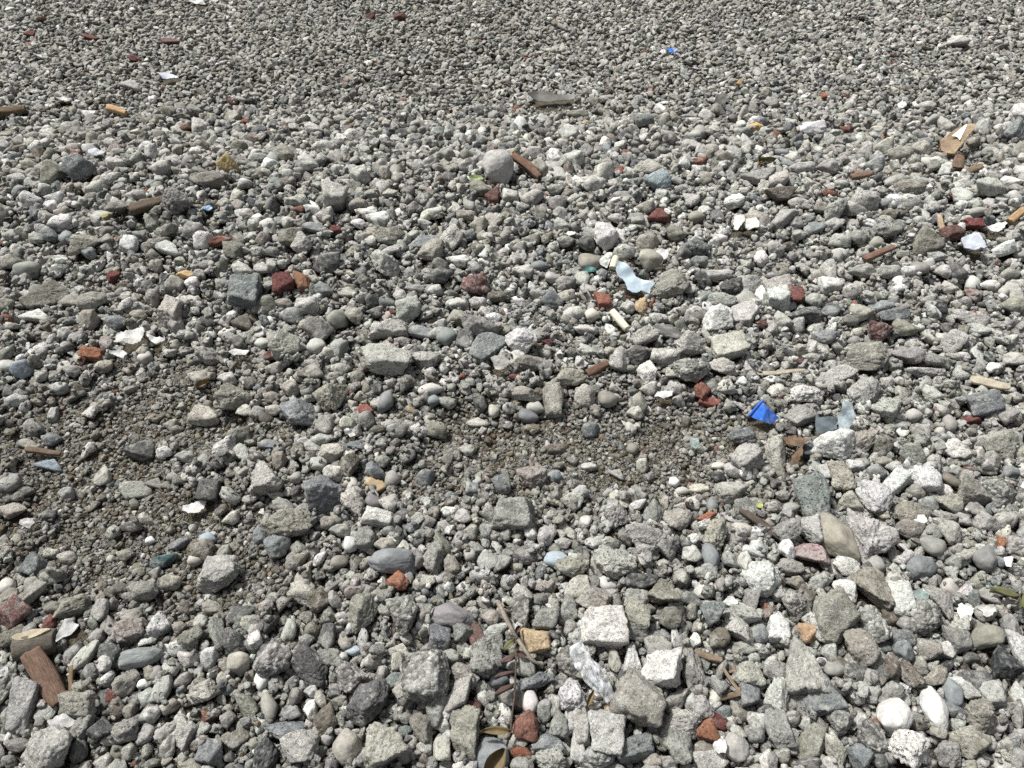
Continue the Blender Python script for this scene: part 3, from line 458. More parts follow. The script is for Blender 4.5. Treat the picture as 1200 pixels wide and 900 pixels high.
# ------------------------------------------------------------------ odd pieces lying in the rubble
# chunks: object name, category, photo x y w h tilt, shape, surface, colour, label, short name used to place its neighbours
OR, RD, DR = (.27, .11, .06), (.2, .065, .05), (.115, .042, .04)
CHUNKS = [
('brick_chunk', 'brick chunk', 465, 681, 30, 24, 10, 'p', 'brick', (0.293, 0.139, 0.092), 'orange brick lump just in front of the large banded blue-grey pebble', 'orange brick lump'),
('brick_chunk', 'brick chunk', 616, 851, 33, 33, 0, 'r', 'brick', (0.187, 0.093, 0.073), 'round russet brick lump beside the dry leafy twig', 'round russet brick lump'),
('brick_chunk', 'brick chunk', 610, 885, 31, 20, 0, 'r', 'brick', (0.184, 0.08, 0.05), 'rust-orange brick lump in front of the round russet brick lump', 'rust-orange brick lump'),
('brick_chunk', 'brick chunk', 629, 749, 37, 31, 8, 'k', 'brick', (0.404, 0.316, 0.209), 'sandy yellow crumbly brick lump beside the bent bare stick', 'sandy yellow brick lump'),
('brick_chunk', 'brick chunk', 946, 741, 28, 23, 15, 'a', 'brick', (0.359, 0.251, 0.164), 'ochre-tan brick chip resting on a pale pitted stone', 'ochre-tan brick chip'),
('brick_chunk', 'brick chunk', 829, 858, 28, 25, 0, 'k', 'brick', (0.185, 0.088, 0.054), 'rust-brown brick block in front of a flat dark red brick piece', 'rust-brown brick block'),
('brick_chunk', 'brick chunk', 841, 845, 28, 17, -15, 'f', 'brick', DR, 'flat dark red brick piece tucked behind a rust-brown brick block', 'flat dark red brick piece'),
('brick_chunk', 'brick chunk', 823, 456, 20, 26, -10, 'a', 'brick', (0.185, 0.085, 0.061), 'upright rusty brick piece behind a flat red brick sliver', 'upright rusty brick piece'),
('brick_chunk', 'brick chunk', 832, 471, 26, 13, -18, 'f', 'brick', (0.206, 0.076, 0.062), 'flat red brick sliver in front of the upright rusty brick piece', 'flat red brick sliver'),
('brick_chunk', 'brick chunk', 930, 346, 22, 26, -10, 'k', 'brick', (0.147, 0.063, 0.056), 'dark red brick block beside the large chalk-white wedge', 'dark red brick block'),
('brick_chunk', 'brick chunk', 771, 253, 30, 19, 0, 't', 'brick', (0.146, 0.059, 0.052), 'wide dark red brick lump behind the big white plaster lump', 'wide dark red brick lump'),
('brick_chunk', 'brick chunk', 706, 353, 20, 22, 0, 'k', 'brick', (0.207, 0.087, 0.063), 'orange-red crumbly brick cube in front of the pale blue curved flake', 'orange-red brick cube'),
('brick_chunk', 'brick chunk', 108, 415, 27, 15, 0, 'k', 'brick', (0.261, 0.117, 0.073), 'bright orange brick chip in front of a tall split tan stone', 'bright orange brick chip'),
('brick_chunk', 'brick chunk', 133, 325, 18, 16, 0, 'a', 'brick', (0.114, 0.037, 0.037), 'small crimson brick cube on fine grey gravel', 'small crimson brick cube'),
('brick_chunk', 'brick chunk', 332, 335, 27, 25, 20, 'k', 'brick', DR, 'maroon brick wedge touching an orange-brown lump', 'maroon brick wedge'),
('brick_chunk', 'brick chunk', 354, 331, 21, 24, 15, 'r', 'brick', (0.241, 0.13, 0.08), 'orange-brown weathered lump touching a maroon brick wedge', 'orange-brown weathered lump'),
('brick_chunk', 'brick chunk', 427, 481, 22, 14, 10, 'f', 'brick', (0.207, 0.08, 0.066), 'flat brick-red chip behind a dark angular stone', 'flat brick-red chip'),
('brick_chunk', 'brick chunk', 60, 729, 17, 17, 0, 'a', 'brick', (0.139, 0.059, 0.052), 'small dull red brick piece beside the torn white flake', 'small dull red brick piece'),
('brick_chunk', 'brick chunk', 132, 818, 18, 16, 0, 'a', 'brick', (0.123, 0.046, 0.042), 'small dark red brick piece in front of the wooden board', 'small dark red brick piece'),
('brick_chunk', 'brick chunk', 827, 607, 25, 12, 10, 'p', 'brick', (0.254, 0.113, 0.076), 'long orange-red brick crumb behind a round pale stone', 'long orange-red brick crumb'),
('brick_chunk', 'brick chunk', 1139, 492, 22, 13, -10, 'a', 'brick', DR, 'dark crimson brick piece under a leaning pale flat stone', 'dark crimson brick piece'),
('brick_chunk', 'brick chunk', 1092, 483, 12, 9, 0, 'a', 'brick', DR, 'tiny dark red brick crumb beside a pale egg-shaped pebble', 'tiny dark red crumb'),
('brick_chunk', 'brick chunk', 1140, 263, 23, 14, -8, 'k', 'brick', (0.13, 0.042, 0.04), 'deep red brick piece beside a maroon rock chunk', 'deep red brick piece'),
('brick_chunk', 'brick chunk', 1114, 273, 28, 18, 5, 'k', 'brick', (0.11, 0.06, 0.053), 'maroon rock chunk beside a deep red brick piece', 'maroon rock chunk'),
('brick_chunk', 'brick chunk', 395, 270, 19, 10, 0, 'r', 'brick', DR, 'small maroon brick piece beside the white plaster lumps', 'small maroon brick piece'),
('brick_chunk', 'brick chunk', 349, 247, 17, 11, 0, 'r', 'brick', (0.165, 0.091, 0.071), 'brown-red brick pebble in front of a tall pale block', 'brown-red brick pebble'),
('brick_chunk', 'brick chunk', 579, 232, 19, 22, -25, 't', 'brick', (0.126, 0.069, 0.06), 'brown-red broken brick leaning behind a white cube', 'leaning brown-red brick'),
('brick_chunk', 'brick chunk', 604, 440, 17, 10, 0, 'f', 'brick', (0.131, 0.051, 0.051), 'dark wine-red brick chip on the pale gravel', 'wine-red brick chip'),
('brick_chunk', 'brick chunk', 641, 401, 14, 11, 0, 'a', 'brick', (0.116, 0.049, 0.049), 'wine-red crumb beside a large white block', 'wine-red crumb'),
('brick_chunk', 'brick chunk', 200, 49, 24, 8, 0, 'f', 'brick', (0.192, 0.118, 0.115), 'flat dusky pink tile piece far out on fine gravel', 'dusky pink tile piece'),
('brick_chunk', 'brick chunk', 106, 44, 21, 6, 0, 'f', 'brick', (0.146, 0.059, 0.052), 'long thin dark red brick sliver on far gravel', 'thin dark red sliver'),
('brick_chunk', 'brick chunk', 158, 70, 17, 9, 0, 'a', 'brick', (0.123, 0.046, 0.046), 'dark cherry brick crumb in front of the dusky pink tile', 'dark cherry crumb'),
('brick_chunk', 'brick chunk', 34, 40, 13, 8, 0, 'a', 'brick', (0.17, 0.076, 0.063), 'reddish brick crumb far back at the side of the field', 'far reddish crumb'),
('brick_chunk', 'brick chunk', 470, 21, 18, 10, 0, 'a', 'brick', (0.102, 0.052, 0.048), 'dark brown-red brick lump on the farthest gravel', 'far dark brown-red lump'),
('brick_chunk', 'brick chunk', 433, 20, 14, 9, 0, 'a', 'brick', (0.117, 0.057, 0.054), 'small dull maroon lump on the farthest gravel', 'far dull maroon lump'),
('brick_chunk', 'brick chunk', 966, 114, 12, 9, 0, 'k', 'brick', (0.254, 0.116, 0.069), 'tiny orange brick cube on the far gravel', 'tiny orange brick cube'),
('brick_chunk', 'brick chunk', 991, 152, 12, 10, 0, 'k', 'brick', (0.17, 0.076, 0.063), 'tiny rusty brick cube on the far coarse gravel', 'tiny rusty brick cube'),
('brick_chunk', 'brick chunk', 288, 144, 12, 9, 0, 'r', 'brick', (0.185, 0.078, 0.064), 'small coral-red brick pebble on far gravel', 'coral-red brick pebble'),
('brick_chunk', 'brick chunk', 1001, 357, 11, 7, 0, 'r', 'brick', (0.276, 0.115, 0.074), 'tiny vivid orange brick pebble behind a tan stone', 'tiny vivid orange pebble'),
('brick_chunk', 'brick chunk', 1174, 636, 13, 15, -20, 'a', 'brick', (0.255, 0.127, 0.074), 'small bright rust-orange chip among grey stones', 'small rust-orange chip'),
('brick_chunk', 'brick chunk', 1028, 849, 14, 13, 0, 'a', 'brick', (0.2, 0.083, 0.066), 'small red brick crumb behind the round chalk-white cobble', 'small red brick crumb'),
('brick_chunk', 'brick chunk', 552, 829, 30, 14, 0, 'k', 'brick', (0.094, 0.047, 0.044), 'dark maroon brick lump in front of pale angular lumps', 'dark maroon brick lump'),
('brick_chunk', 'brick chunk', 557, 743, 20, 28, 20, 'f', 'brick', (0.136, 0.089, 0.079), 'flat reddish-brown clay piece beside the violet-grey cobble', 'flat reddish clay piece'),
('brick_chunk', 'brick chunk', 441, 569, 24, 19, 15, 'f', 'smooth', (0.369, 0.282, 0.175), 'ochre-topped flat stone beside a lilac pebble', 'ochre-topped flat stone'),
('brick_chunk', 'brick chunk', 308, 707, 16, 14, 35, 'a', 'smooth', (0.334, 0.233, 0.146), 'caramel-brown chip on the dirt beside a cream lumpy stone', 'caramel-brown chip'),
('clay_scrap', 'clay scrap', 1007, 886, 12, 22, 0, 'k', 'brick', (0.282, 0.155, 0.121), '', ''),
('foam_lump', 'foam lump', 268, 193, 27, 26, 0, 'a', 'foam', (0.367, 0.287, 0.146), 'mustard-yellow crumpled foam lump among grey stones', 'mustard foam lump'),
('foam_lump', 'foam lump', 885, 148, 15, 14, 0, 'r', 'foam', (0.513, 0.326, 0.124), 'bright orange-yellow foam ball on the far gravel', 'orange-yellow foam ball'),
('foam_lump', 'foam lump', 867, 97, 9, 8, 0, 'r', 'foam', (0.499, 0.311, 0.136), 'tiny amber foam crumb far out on the gravel', 'tiny amber crumb'),
('foam_lump', 'foam lump', 218, 322, 21, 10, -10, 'a', 'foam', (0.476, 0.342, 0.188), 'golden foam scrap lying on a pale cream stone', 'golden foam scrap'),
('foam_lump', 'foam lump', 125, 254, 15, 9, 10, 'o', 'foam', (0.289, 0.242, 0.122), 'mustard oval pebble in front of an olive angular rock', 'mustard oval pebble'),
('foam_lump', 'foam lump', 752, 359, 17, 20, -10, 'a', 'foam', (0.386, 0.299, 0.192), 'honey-tan crumbly lump in front of the pale blue curved flake', 'honey-tan crumbly lump'),
('plaster_lump', 'plaster lump', 593, 415, 0, 0, 0, 'a', 'plaster', (0.6, 0.6, 0.58), '', ''),
('slate_block', 'slate piece', 951, 530, 23, 16, 0, 'k', 'smooth', (0.065, 0.08, 0.09), 'small dark slate block in front of the square slate tile', 'small dark slate block'),
]
# plates: name, category, outline (photo px) or (x, y, w, h), stand angle, thickness mm, material key, colour, label, short name
PLATES = [
('paint_flake', 'paint flake', [(725, 304), (733, 306), (739, 312), (743, 318), (746, 324), (754, 329), (762, 331), (767, 334), (761, 340), (760, 345), (750, 341), (745, 344), (740, 344), (734, 340), (733, 333), (730, 327), (724, 323), (722, 316)], 25, 3, 'plastic', (.37, .46, .53), 'pale blue curved flake with ragged edges among grey stones', 'pale blue curved flake'),
('slate_tile', 'slate piece', [(958, 484), (960, 488), (975, 488), (980, 494), (979, 503), (957, 509), (956, 497)], 45, 8, 'slate', (.105, .135, .155), 'dark square slate tile standing between the blue plastic scrap and grey shard', 'dark square slate tile'),
('slate_tile', 'slate piece', [(988, 468), (998, 474), (1002, 488), (993, 508), (985, 502), (983, 488), (987, 481)], 55, 6, 'slate', (.33, .40, .43), 'upright pale blue-grey slate shard behind a big pale stone', 'upright pale slate shard'),
('clay_scrap', 'clay scrap', [(920, 512), (933, 511), (950, 517), (942, 522), (940, 532), (933, 543), (925, 548), (927, 535), (938, 525), (923, 520)], 30, 7, 'rust', (.155, .105, .07), 'hooked rusty-brown clay scrap beside the small dark slate block', 'hooked rusty clay scrap'),
('wood_slab', 'wood piece', [(1103, 164), (1120, 153), (1134, 148), (1140, 150), (1140, 155), (1116, 182), (1107, 180), (1103, 176)], 35, 14, 'tanwood', (.42, .32, .22), 'tan wooden slab with a white paint patch, tilted among stones', 'painted tan wood slab'),
('plastic_flake', 'plastic flake', [(69, 745), (74, 727), (80, 726), (85, 731), (90, 733), (85, 741), (82, 744), (76, 746), (70, 751)], 35, 2, 'white', (0.636, 0.636, 0.636), 'torn white flake standing behind the grey branch stub', 'torn white flake'),
('plaster_flake', 'plaster flake', (227, 594, 31, 19), 20, 5, 'white', (0.622, 0.622, 0.607), 'lone bright white plaster flake lying on brown dirt', 'lone white plaster flake'),
('tile_shard', 'tile shard', [(139, 393), (156, 386), (164, 383), (168, 388), (166, 400), (158, 404), (146, 402), (138, 404)], 25, 7, 'white', (0.592, 0.592, 0.57), 'broken white tile shard behind a flat dark stone', 'broken white tile shard'),
('tile_shard', 'tile shard', (138, 416, 22, 12), 25, 7, 'white', (0.548, 0.57, 0.57), 'small white tile chip in front of a larger broken white tile', 'small white tile chip'),
('tile_shard', 'tile shard', (184, 398, 24, 13), 20, 8, 'white', (0.607, 0.607, 0.592), 'white crumbled tile chip beside the broken white tile shard', 'white crumbled tile chip'),
('plaster_flake', 'plaster flake', (281, 413, 28, 9), 15, 3, 'white', (0.562, 0.562, 0.548), 'long flat white flake on grey gravel', 'long flat white flake'),
('tile_shard', 'tile shard', (410, 507, 15, 14), 45, 5, 'white', (0.651, 0.651, 0.636), 'small bright white tile square beside a cream stone', 'bright white tile square'),
('plaster_flake', 'plaster flake', (865, 262, 20, 22), 25, 6, 'white', (0.592, 0.592, 0.57), 'cracked white plaster sheet, larger of two pieces, beside a tan flat stone', 'cracked white plaster sheet'),
('plaster_flake', 'plaster flake', (881, 262, 20, 18), 25, 6, 'white', (0.592, 0.592, 0.57), 'white plaster piece broken off the cracked white plaster sheet', 'broken-off white plaster piece'),
('tile_shard', 'tile shard', (1143, 283, 32, 23), 30, 7, 'white', (0.444, 0.481, 0.548), 'bluish-white tile shard in front of maroon rubble', 'bluish-white tile shard'),
('tile_shard', 'tile shard', (198, 89, 26, 10), 15, 5, 'white', (0.488, 0.518, 0.577), 'bluish-white flat shard on far fine gravel', 'far bluish-white shard'),
('tile_shard', 'tile shard', (46, 65, 12, 9), 30, 5, 'white', (0.548, 0.57, 0.629), 'tiny bluish-white chip at the far side of the gravel', 'tiny bluish-white chip'),
('plaster_flake', 'plaster flake', (103, 132, 18, 13), 30, 8, 'white', (0.577, 0.577, 0.562), 'white crumbly plaster chip beside the orange-tan wood chip', 'white crumbly chip'),
('tile_shard', 'tile shard', (113, 179, 20, 11), 25, 5, 'white', (0.533, 0.548, 0.592), 'white porcelain chip in front of a pinkish lump', 'white porcelain chip'),
('plaster_flake', 'plaster flake', (232, 3, 24, 8), 20, 5, 'white', (0.592, 0.592, 0.577), 'white flake at the farthest edge of the gravel', 'farthest white flake'),
('plaster_flake', 'plaster flake', (75, 117, 15, 5), 20, 4, 'white', (0.592, 0.592, 0.562), 'thin white sliver beyond the white crumbly chip', 'thin far white sliver'),
('metal_plate', 'metal scrap', [(619, 112), (624, 106), (634, 105), (646, 106), (652, 110), (662, 110), (674, 111), (673, 118), (656, 119), (644, 121), (632, 120)], 30, 3, 'metal', (.085, .085, .08), 'dark grey bent sheet scrap on the far gravel', 'dark bent sheet scrap'),
('metal_plate', 'metal scrap', (846, 116, 22, 14), 40, 3, 'metal', (.10, .10, .095), 'small dark curled sheet scrap near the tiny amber crumb', 'dark curled sheet scrap'),
('plastic_flake', 'plastic flake', (787, 59, 13, 7), 30, 2, 'plastic', (.03, .16, .60), 'tiny bright blue plastic fleck far out on fine gravel', 'tiny blue plastic fleck'),
('plastic_flake', 'plastic flake', (244, 244, 12, 7), 25, 2, 'plastic', (.17, .30, .48), 'small sky-blue plastic fleck beside the dark wood stick', 'sky-blue plastic fleck'),
('plastic_flake', 'plastic flake', (558, 209, 17, 11), 35, 3, 'plastic', (.25, .33, .12), 'lime-green plastic sliver in front of the pale egg-shaped boulder', 'lime-green sliver'),
('plastic_flake', 'plastic flake', (890, 592, 10, 8), 35, 3, 'plastic', (.36, .38, .13), 'tiny yellow-green plastic fleck among pale stones', 'yellow-green fleck'),
('plastic_flake', 'plastic flake', (690, 316, 17, 9), 50, 2, 'plastic', (.08, .20, .20), 'thin dark teal plastic sliver beside a smooth tan stone', 'dark teal sliver'),
('tile_shard', 'tile shard', (1182, 657, 12, 15), 40, 4, 'white', (0.592, 0.592, 0.592), 'small white tile chip beside the violet-grey pebble', 'small white tile piece'),
('plaster_flake', 'plaster flake', (845, 873, 17, 24), 45, 5, 'white', (0.636, 0.636, 0.636), 'bright white shard leaning on a smooth bluish stone', 'leaning bright white shard'),
('plaster_flake', 'plaster flake', (1132, 716, 20, 27), 40, 5, 'white', (0.622, 0.622, 0.607), 'long white splintered shard among grey stones', 'white splintered shard'),
('plaster_flake', 'plaster flake', (1156, 717, 24, 14), 35, 9, 'white', (0.474, 0.474, 0.459), 'frayed white plaster piece beside the white splintered shard', 'frayed white plaster piece'),
('plaster_flake', 'plaster flake', (73, 845, 33, 14), 30, 5, 'white', (0.607, 0.607, 0.607), 'crumpled white flake between a tan rock and a round grey boulder', 'crumpled white flake'),
('tile_shard', 'tile shard', (3, 786, 13, 14), 40, 4, 'white', (0.622, 0.622, 0.622), 'white shard cut by the picture edge, in front of a mossy stone', 'white edge shard'),
('plaster_flake', 'plaster flake', (33, 612, 18, 12), 35, 4, 'white', (0.607, 0.607, 0.592), 'small white scrap lying on the brown dirt at the side', 'small white dirt scrap'),
('tile_shard', 'tile shard', (585, 424, 26, 21), 40, 7, 'white', (0.429, 0.429, 0.407), 'white ridged shell-like shard in front of the grey-green slab', 'white ridged shard'),
('plaster_flake', 'plaster flake', (775, 298, 22, 16), 35, 9, 'white', (0.607, 0.607, 0.592), 'jagged white chip beside a brown smooth stone', 'jagged white chip'),
('plaster_flake', 'plaster flake', (778, 462, 24, 13), 30, 8, 'white', (0.607, 0.614, 0.622), 'white crumbled plaster chip beside an angular pale stone', 'white crumbled chip'),
('plaster_flake', 'plaster flake', (669, 274, 14, 6), 20, 4, 'white', (0.592, 0.592, 0.548), 'small flat white chip near the big white plaster lump', 'small flat white chip'),
('plastic_flake', 'plastic flake', (709, 306, 16, 16), 45, 3, 'plastic', (.70, .72, .70), 'pale whitish plastic tab beside the cream cap', 'whitish plastic tab'),
('glass_shard', 'glass shard', (1079, 697, 21, 17), 40, 6, 'glass', (.7, .85, .84), 'clear greenish glass shard beside a bright white block', 'greenish glass shard'),
('glass_shard', 'glass shard', (814, 519, 14, 14), 35, 4, 'glass', (.7, .8, .84), 'small clear glass sliver on the brown dirt', 'clear glass sliver'),
('plaster_flake', 'plaster flake', (1170, 266, 26, 11), 25, 5, 'white', (0.607, 0.607, 0.607), 'narrow jagged white strip among brown chips', 'narrow jagged white strip'),
('plaster_flake', 'plaster flake', (857, 704, 22, 12), 40, 8, 'white', (0.607, 0.607, 0.592), 'white crumb stuck behind a pale rounded lump', 'stuck white crumb'),
('plaster_flake', 'plaster flake', (1078, 609, 18, 12), 35, 8, 'white', (0.607, 0.607, 0.592), 'white plaster knob lying on a tan stone', 'white plaster knob'),
]
# sticks: name, category, centre x y, length, width (photo px), tilt, colour, dark colour, label, short name
STICKS = [
('wood_board', 'wood piece', 55, 793, 74, 25, -40, (.19, .125, .09), (.085, .055, .042), 'thick reddish-brown wooden board lying behind a large tan rock', 'wooden board'),
('wood_splinter', 'wood splinter', 617, 195, 46, 10, -42, (.21, .13, .09), (.10, .06, .045), 'reddish-brown wood splinter beside the pale egg-shaped boulder', 'reddish-brown wood splinter'),
('wood_splinter', 'wood splinter', 173, 240, 42, 13, 32, (.17, .135, .10), (.07, .055, .04), 'dark brown weathered stick leaning beside a round grey rock', 'dark weathered stick'),
('wood_splinter', 'wood splinter', 13, 129, 32, 10, 20, (.21, .16, .10), (.08, .055, .035), 'dark brown wood piece at the far side of the gravel', 'far dark wood piece'),
('wood_splinter', 'wood splinter', 137, 129, 24, 8, -12, (.58, .40, .23), (.40, .26, .14), 'orange-tan wood chip on far grey gravel', 'orange-tan wood chip'),
('wood_strip', 'wood slat', 1160, 449, 42, 11, -17, (.46, .42, .33), (.34, .30, .23), 'flat beige slat with rounded end lying on gravel', 'flat beige slat'),
('wood_strip', 'wood slat', 912, 436, 62, 5, 0, (.44, .40, .32), (.33, .29, .22), 'long thin straw-coloured strip behind a pale stone', 'straw-coloured strip'),
('wood_splinter', 'wood splinter', 897, 616, 62, 9, -38, (.12, .095, .08), (.055, .042, .035), 'long dark brown bark strip among pale stones', 'long dark bark strip'),
('wood_splinter', 'wood splinter', 1030, 296, 40, 8, 18, (.24, .15, .11), (.10, .06, .045), 'red-brown bark strip lying among grey stones', 'red-brown bark strip'),
('wood_splinter', 'wood splinter', 1192, 252, 26, 9, 35, (.44, .31, .18), (.25, .16, .09), 'honey-brown wood chunk beside a pinkish pebble', 'honey-brown wood chunk'),
('wood_splinter', 'wood splinter', 1102, 260, 20, 6, 85, (.46, .36, .26), (.30, .22, .15), 'short upright tan splinter behind a maroon rock chunk', 'short upright splinter'),
('wood_splinter', 'wood splinter', 83, 793, 30, 5, -68, (.26, .19, .12), (.14, .09, .05), 'thin brown sliver leaning on the wooden board', 'thin brown sliver'),
('wood_splinter', 'wood splinter', 859, 800, 36, 4, -58, (.30, .24, .17), (.15, .11, .08), 'steepest of three splinters beside the blue-grey block', 'steepest splinter'),
('wood_splinter', 'wood splinter', 866, 799, 34, 4, -75, (.28, .22, .16), (.15, .11, .08), 'upright one of three splinters beside the blue-grey block', 'upright splinter'),
('wood_splinter', 'wood splinter', 858, 815, 32, 6, 8, (.24, .18, .13), (.12, .085, .06), 'flat-lying one of three splinters beside the blue-grey block', 'flat-lying splinter'),
('wood_splinter', 'wood splinter', 830, 769, 34, 8, -14, (.27, .21, .15), (.14, .10, .07), 'brown bark chip behind the smooth round pitted stone', 'brown bark chip'),
('plastic_rod', 'plastic rod', 726, 375, 28, 9, -55, (.74, .70, .52), (.64, .59, .42), 'cream stubby rod leaning among grey stones', 'cream stubby rod'),
('plastic_rod', 'plastic rod', 720, 308, 15, 9, 70, (.66, .63, .44), (.56, .52, .36), 'short cream cap touching the pale blue curved flake', 'short cream cap'),
('wood_splinter', 'wood splinter', 1082, 748, 0, 0, 0, (.3, .2, .1), (.3, .2, .1), '', ''),
('wood_splinter', 'wood splinter', 51, 529, 40, 7, -3, (.21, .155, .115), (.11, .08, .06), 'flat brown bark strip lying on the brown dirt', 'flat brown bark strip'),
('wood_splinter', 'wood splinter', 700, 432, 30, 10, 25, (.17, .10, .07), (.08, .05, .04), 'dark red-brown rotten wood scrap among pale stones', 'rotten red-brown scrap'),
('wood_splinter', 'wood splinter', 1010, 205, 26, 8, 4, (.22, .15, .11), (.10, .07, .05), 'short brown bark piece behind white plaster lumps', 'short brown bark piece'),
('wood_splinter', 'wood splinter', 1123, 191, 20, 12, 65, (.20, .14, .10), (.10, .07, .05), 'stubby brown wood knot in front of the painted tan slab', 'stubby wood knot'),
('wood_splinter', 'wood splinter', 1140, 199, 24, 9, 15, (.24, .18, .13), (.12, .09, .06), 'grey-brown wood chip in front of the painted tan slab', 'grey-brown wood chip'),
]
# stones given a label of their own and used to place their neighbours: photo x, y -> label, short name
NAMED = {
(165, 769): ('smooth oval grey pebble with fine stripes beside a pale brown lump', 'striped oval pebble'),
(460, 657): ('large smooth blue-grey pebble crossed by a pale band', 'banded blue-grey pebble'),
(499, 792): ('large round speckled lump of coarse concrete, darkest and biggest of the speckled ones', 'big round speckled lump'),
(451, 870): ('cream wedge-shaped stone lying in front of a dark oval rock', 'cream wedge-shaped stone'),
(427, 826): ('large dark oval rock behind the cream wedge-shaped stone', 'large dark oval rock'),
(706, 735): ('large white block with a flat sunlit top behind the crumpled clear film', 'large flat-topped white block'),
(776, 785): ('chalk-white angular block resting on a big tan-grey boulder', 'chalk-white angular block'),
(747, 817): ('big tan-grey boulder carrying the chalk-white angular block', 'big tan-grey boulder'),
(1049, 839): ('round chalk-white cobble in front of grey gravel', 'round chalk-white cobble'),
(1095, 831): ('upright egg-shaped white cobble near a smooth blue pebble', 'upright white egg cobble'),
(981, 631): ('large smooth tan egg-shaped stone leaning beside a pink granite slab', 'large tan egg stone'),
(1026, 584): ('large bright white rounded stone, biggest white one on its slope', 'large bright rounded stone'),
(454, 422): ('big pale rounded boulder alone above the finer gravel', 'big pale boulder'),
(286, 342): ('dark blue-grey granite block, biggest dark stone behind the dirt', 'dark granite block'),
(583, 197): ('pale egg-shaped boulder beside the reddish-brown wood splinter', 'pale egg-shaped boulder'),
(1031, 389): ('maroon mottled rock, speckled with pale grains, among grey stones', 'maroon mottled rock'),
(571, 405): ('grey-green slab slanting up beside a white block', 'grey-green slanting slab'),
(381, 579): ('large blue-grey jagged rock, tallest beside the pitted cream cube', 'large blue-grey jagged rock'),
(842, 375): ('big squarish white stone in front of a standing pale slab', 'big squarish white stone'),
(911, 351): ('large chalk-white wedge beside the dark red brick block', 'large chalk-white wedge'),
(1174, 774): ('blackish three-cornered stone beside a brown smooth rock', 'blackish three-cornered stone'),
(710, 280): ('big white plaster lump, crumbly and brightest behind the pale blue flake', 'big white plaster lump'),
(975, 521): ('big pale jagged stone in front of the dark square slate tile', 'big pale jagged stone'),
(945, 650): ('pink granite slab leaning against the large tan egg-shaped stone', 'pink granite slab'),
(954, 585): ('tall jagged grey-green lump in front of the small dark slate block', 'jagged grey-green lump'),
(88, 826): ('large tan angular rock lying against the wooden board', 'large tan rock'),
(59, 879): ('large round pale grey boulder in front of the crumpled white flake', 'large round grey boulder'),
(187, 733): ('white pitted cube behind the striped oval pebble', 'white pitted cube'),
(26, 830): ('tall upright pale stone in front of the wooden board', 'tall upright pale stone'),
(530, 722): ('violet-grey smooth cobble behind dark broken stones', 'violet-grey cobble'),
(624, 559): ('pinkish tan lump standing alone on the brown dirt', 'lone pinkish tan lump'),
(601, 601): ('wide mid-grey block sitting between dirt and pale gravel', 'wide mid-grey block'),
(720, 660): ('bigger front one of two knobbly pale concrete lumps', 'front knobbly lump'),
(757, 631): ('rear one of two knobbly pale concrete lumps', 'rear knobbly lump'),
(28, 432): ('sky-blue weathered stone beside a smooth pale pebble at the side', 'sky-blue stone'),
(939, 782): ('large pale triangular stone beside an ochre-tan brick chip', 'large pale triangular stone'),
(1065, 880): ('large white pitted rock with a pointed top, in front of two white cobbles', 'large white pitted rock'),
(588, 885): ('round blue-grey boulder under a curled brown leaf', 'round blue-grey boulder'),
(892, 678): ('large chalky white stone with a faceted top near the pink granite slab', 'large chalky faceted stone'),
(1055, 703): ('bright white faceted block next to the greenish glass shard', 'bright white faceted block'),
(743, 888): None,
}
# ------------------------------------------------------------------ read the stone list
LIST = []
def read(x0, y0, k, s):
    for e in s.replace('\n', '').split(';'):
        e = e.split()
        x, y, w, h = map(float, e[:4])
        LIST.append(dict(px=x0 + x / k, py=y0 + y / k, w=w / k, h=h / k, c=e[4][0], s=e[4][1], ang=float(e[5]) if len(e) > 5 else 0))
for (x0, y0, k), s in STONES.items(): read(x0, y0, k, s)
read(0, 0, 1, ABS)
keep = []
for i, a in enumerate(LIST):     # the same stone read twice from two sheets
    if not any(math.hypot(a['px'] - b['px'], a['py'] - b['py']) < .35 * (a['w'] + b['w']) / 2 for b in LIST[:i]): keep.append(a)
LIST = keep
LIST.sort(key=lambda e: -e['w'] * e['h'])
HERO, REST = LIST[:300], LIST[300:]

FOOT = []      # x, y, radius of what already lies on the ground
# ------------------------------------------------------------------ odd pieces
LAND = []      # px, py, short name
MIN_D = {}
plain_mats = {}
def mat_for(key, col, dark=None):
    k = (key, col, dark)
    if k not in plain_mats:
        n = {'plastic': 'coloured_plastic', 'slate': 'slate', 'rust': 'rusty_clay', 'tanwood': 'tan_wood', 'white': 'white_plaster', 'metal': 'dull_metal', 'foam': 'foam', 'wood': 'weathered_wood'}.get(key, key)
        if key == 'plastic': m = simple_mat(n, col, .45, .12, 90, .25, .4)
        elif key == 'slate': m = simple_mat(n, col, .8, .3, 140, .5, .3, (1, 1, 3))
        elif key == 'rust': m = simple_mat(n, col, .9, .4, 110, .7, .2)
        elif key == 'tanwood': m = wood_mat(n, col, tuple(c * .72 for c in col))
        elif key == 'white': m = simple_mat(n, col, .8, .1, 120, .6, .3, bd=.002)
        elif key == 'metal': m = simple_mat(n, col, .55, .3, 60, .4, .5)
        elif key == 'foam': m = simple_mat(n, col, .85, .3, 150, .9, .2, bd=.004)
        elif key == 'glass': m = glass_mat()
        else: m = wood_mat(n, col, dark)
        plain_mats[k] = m
    return plain_mats[k]

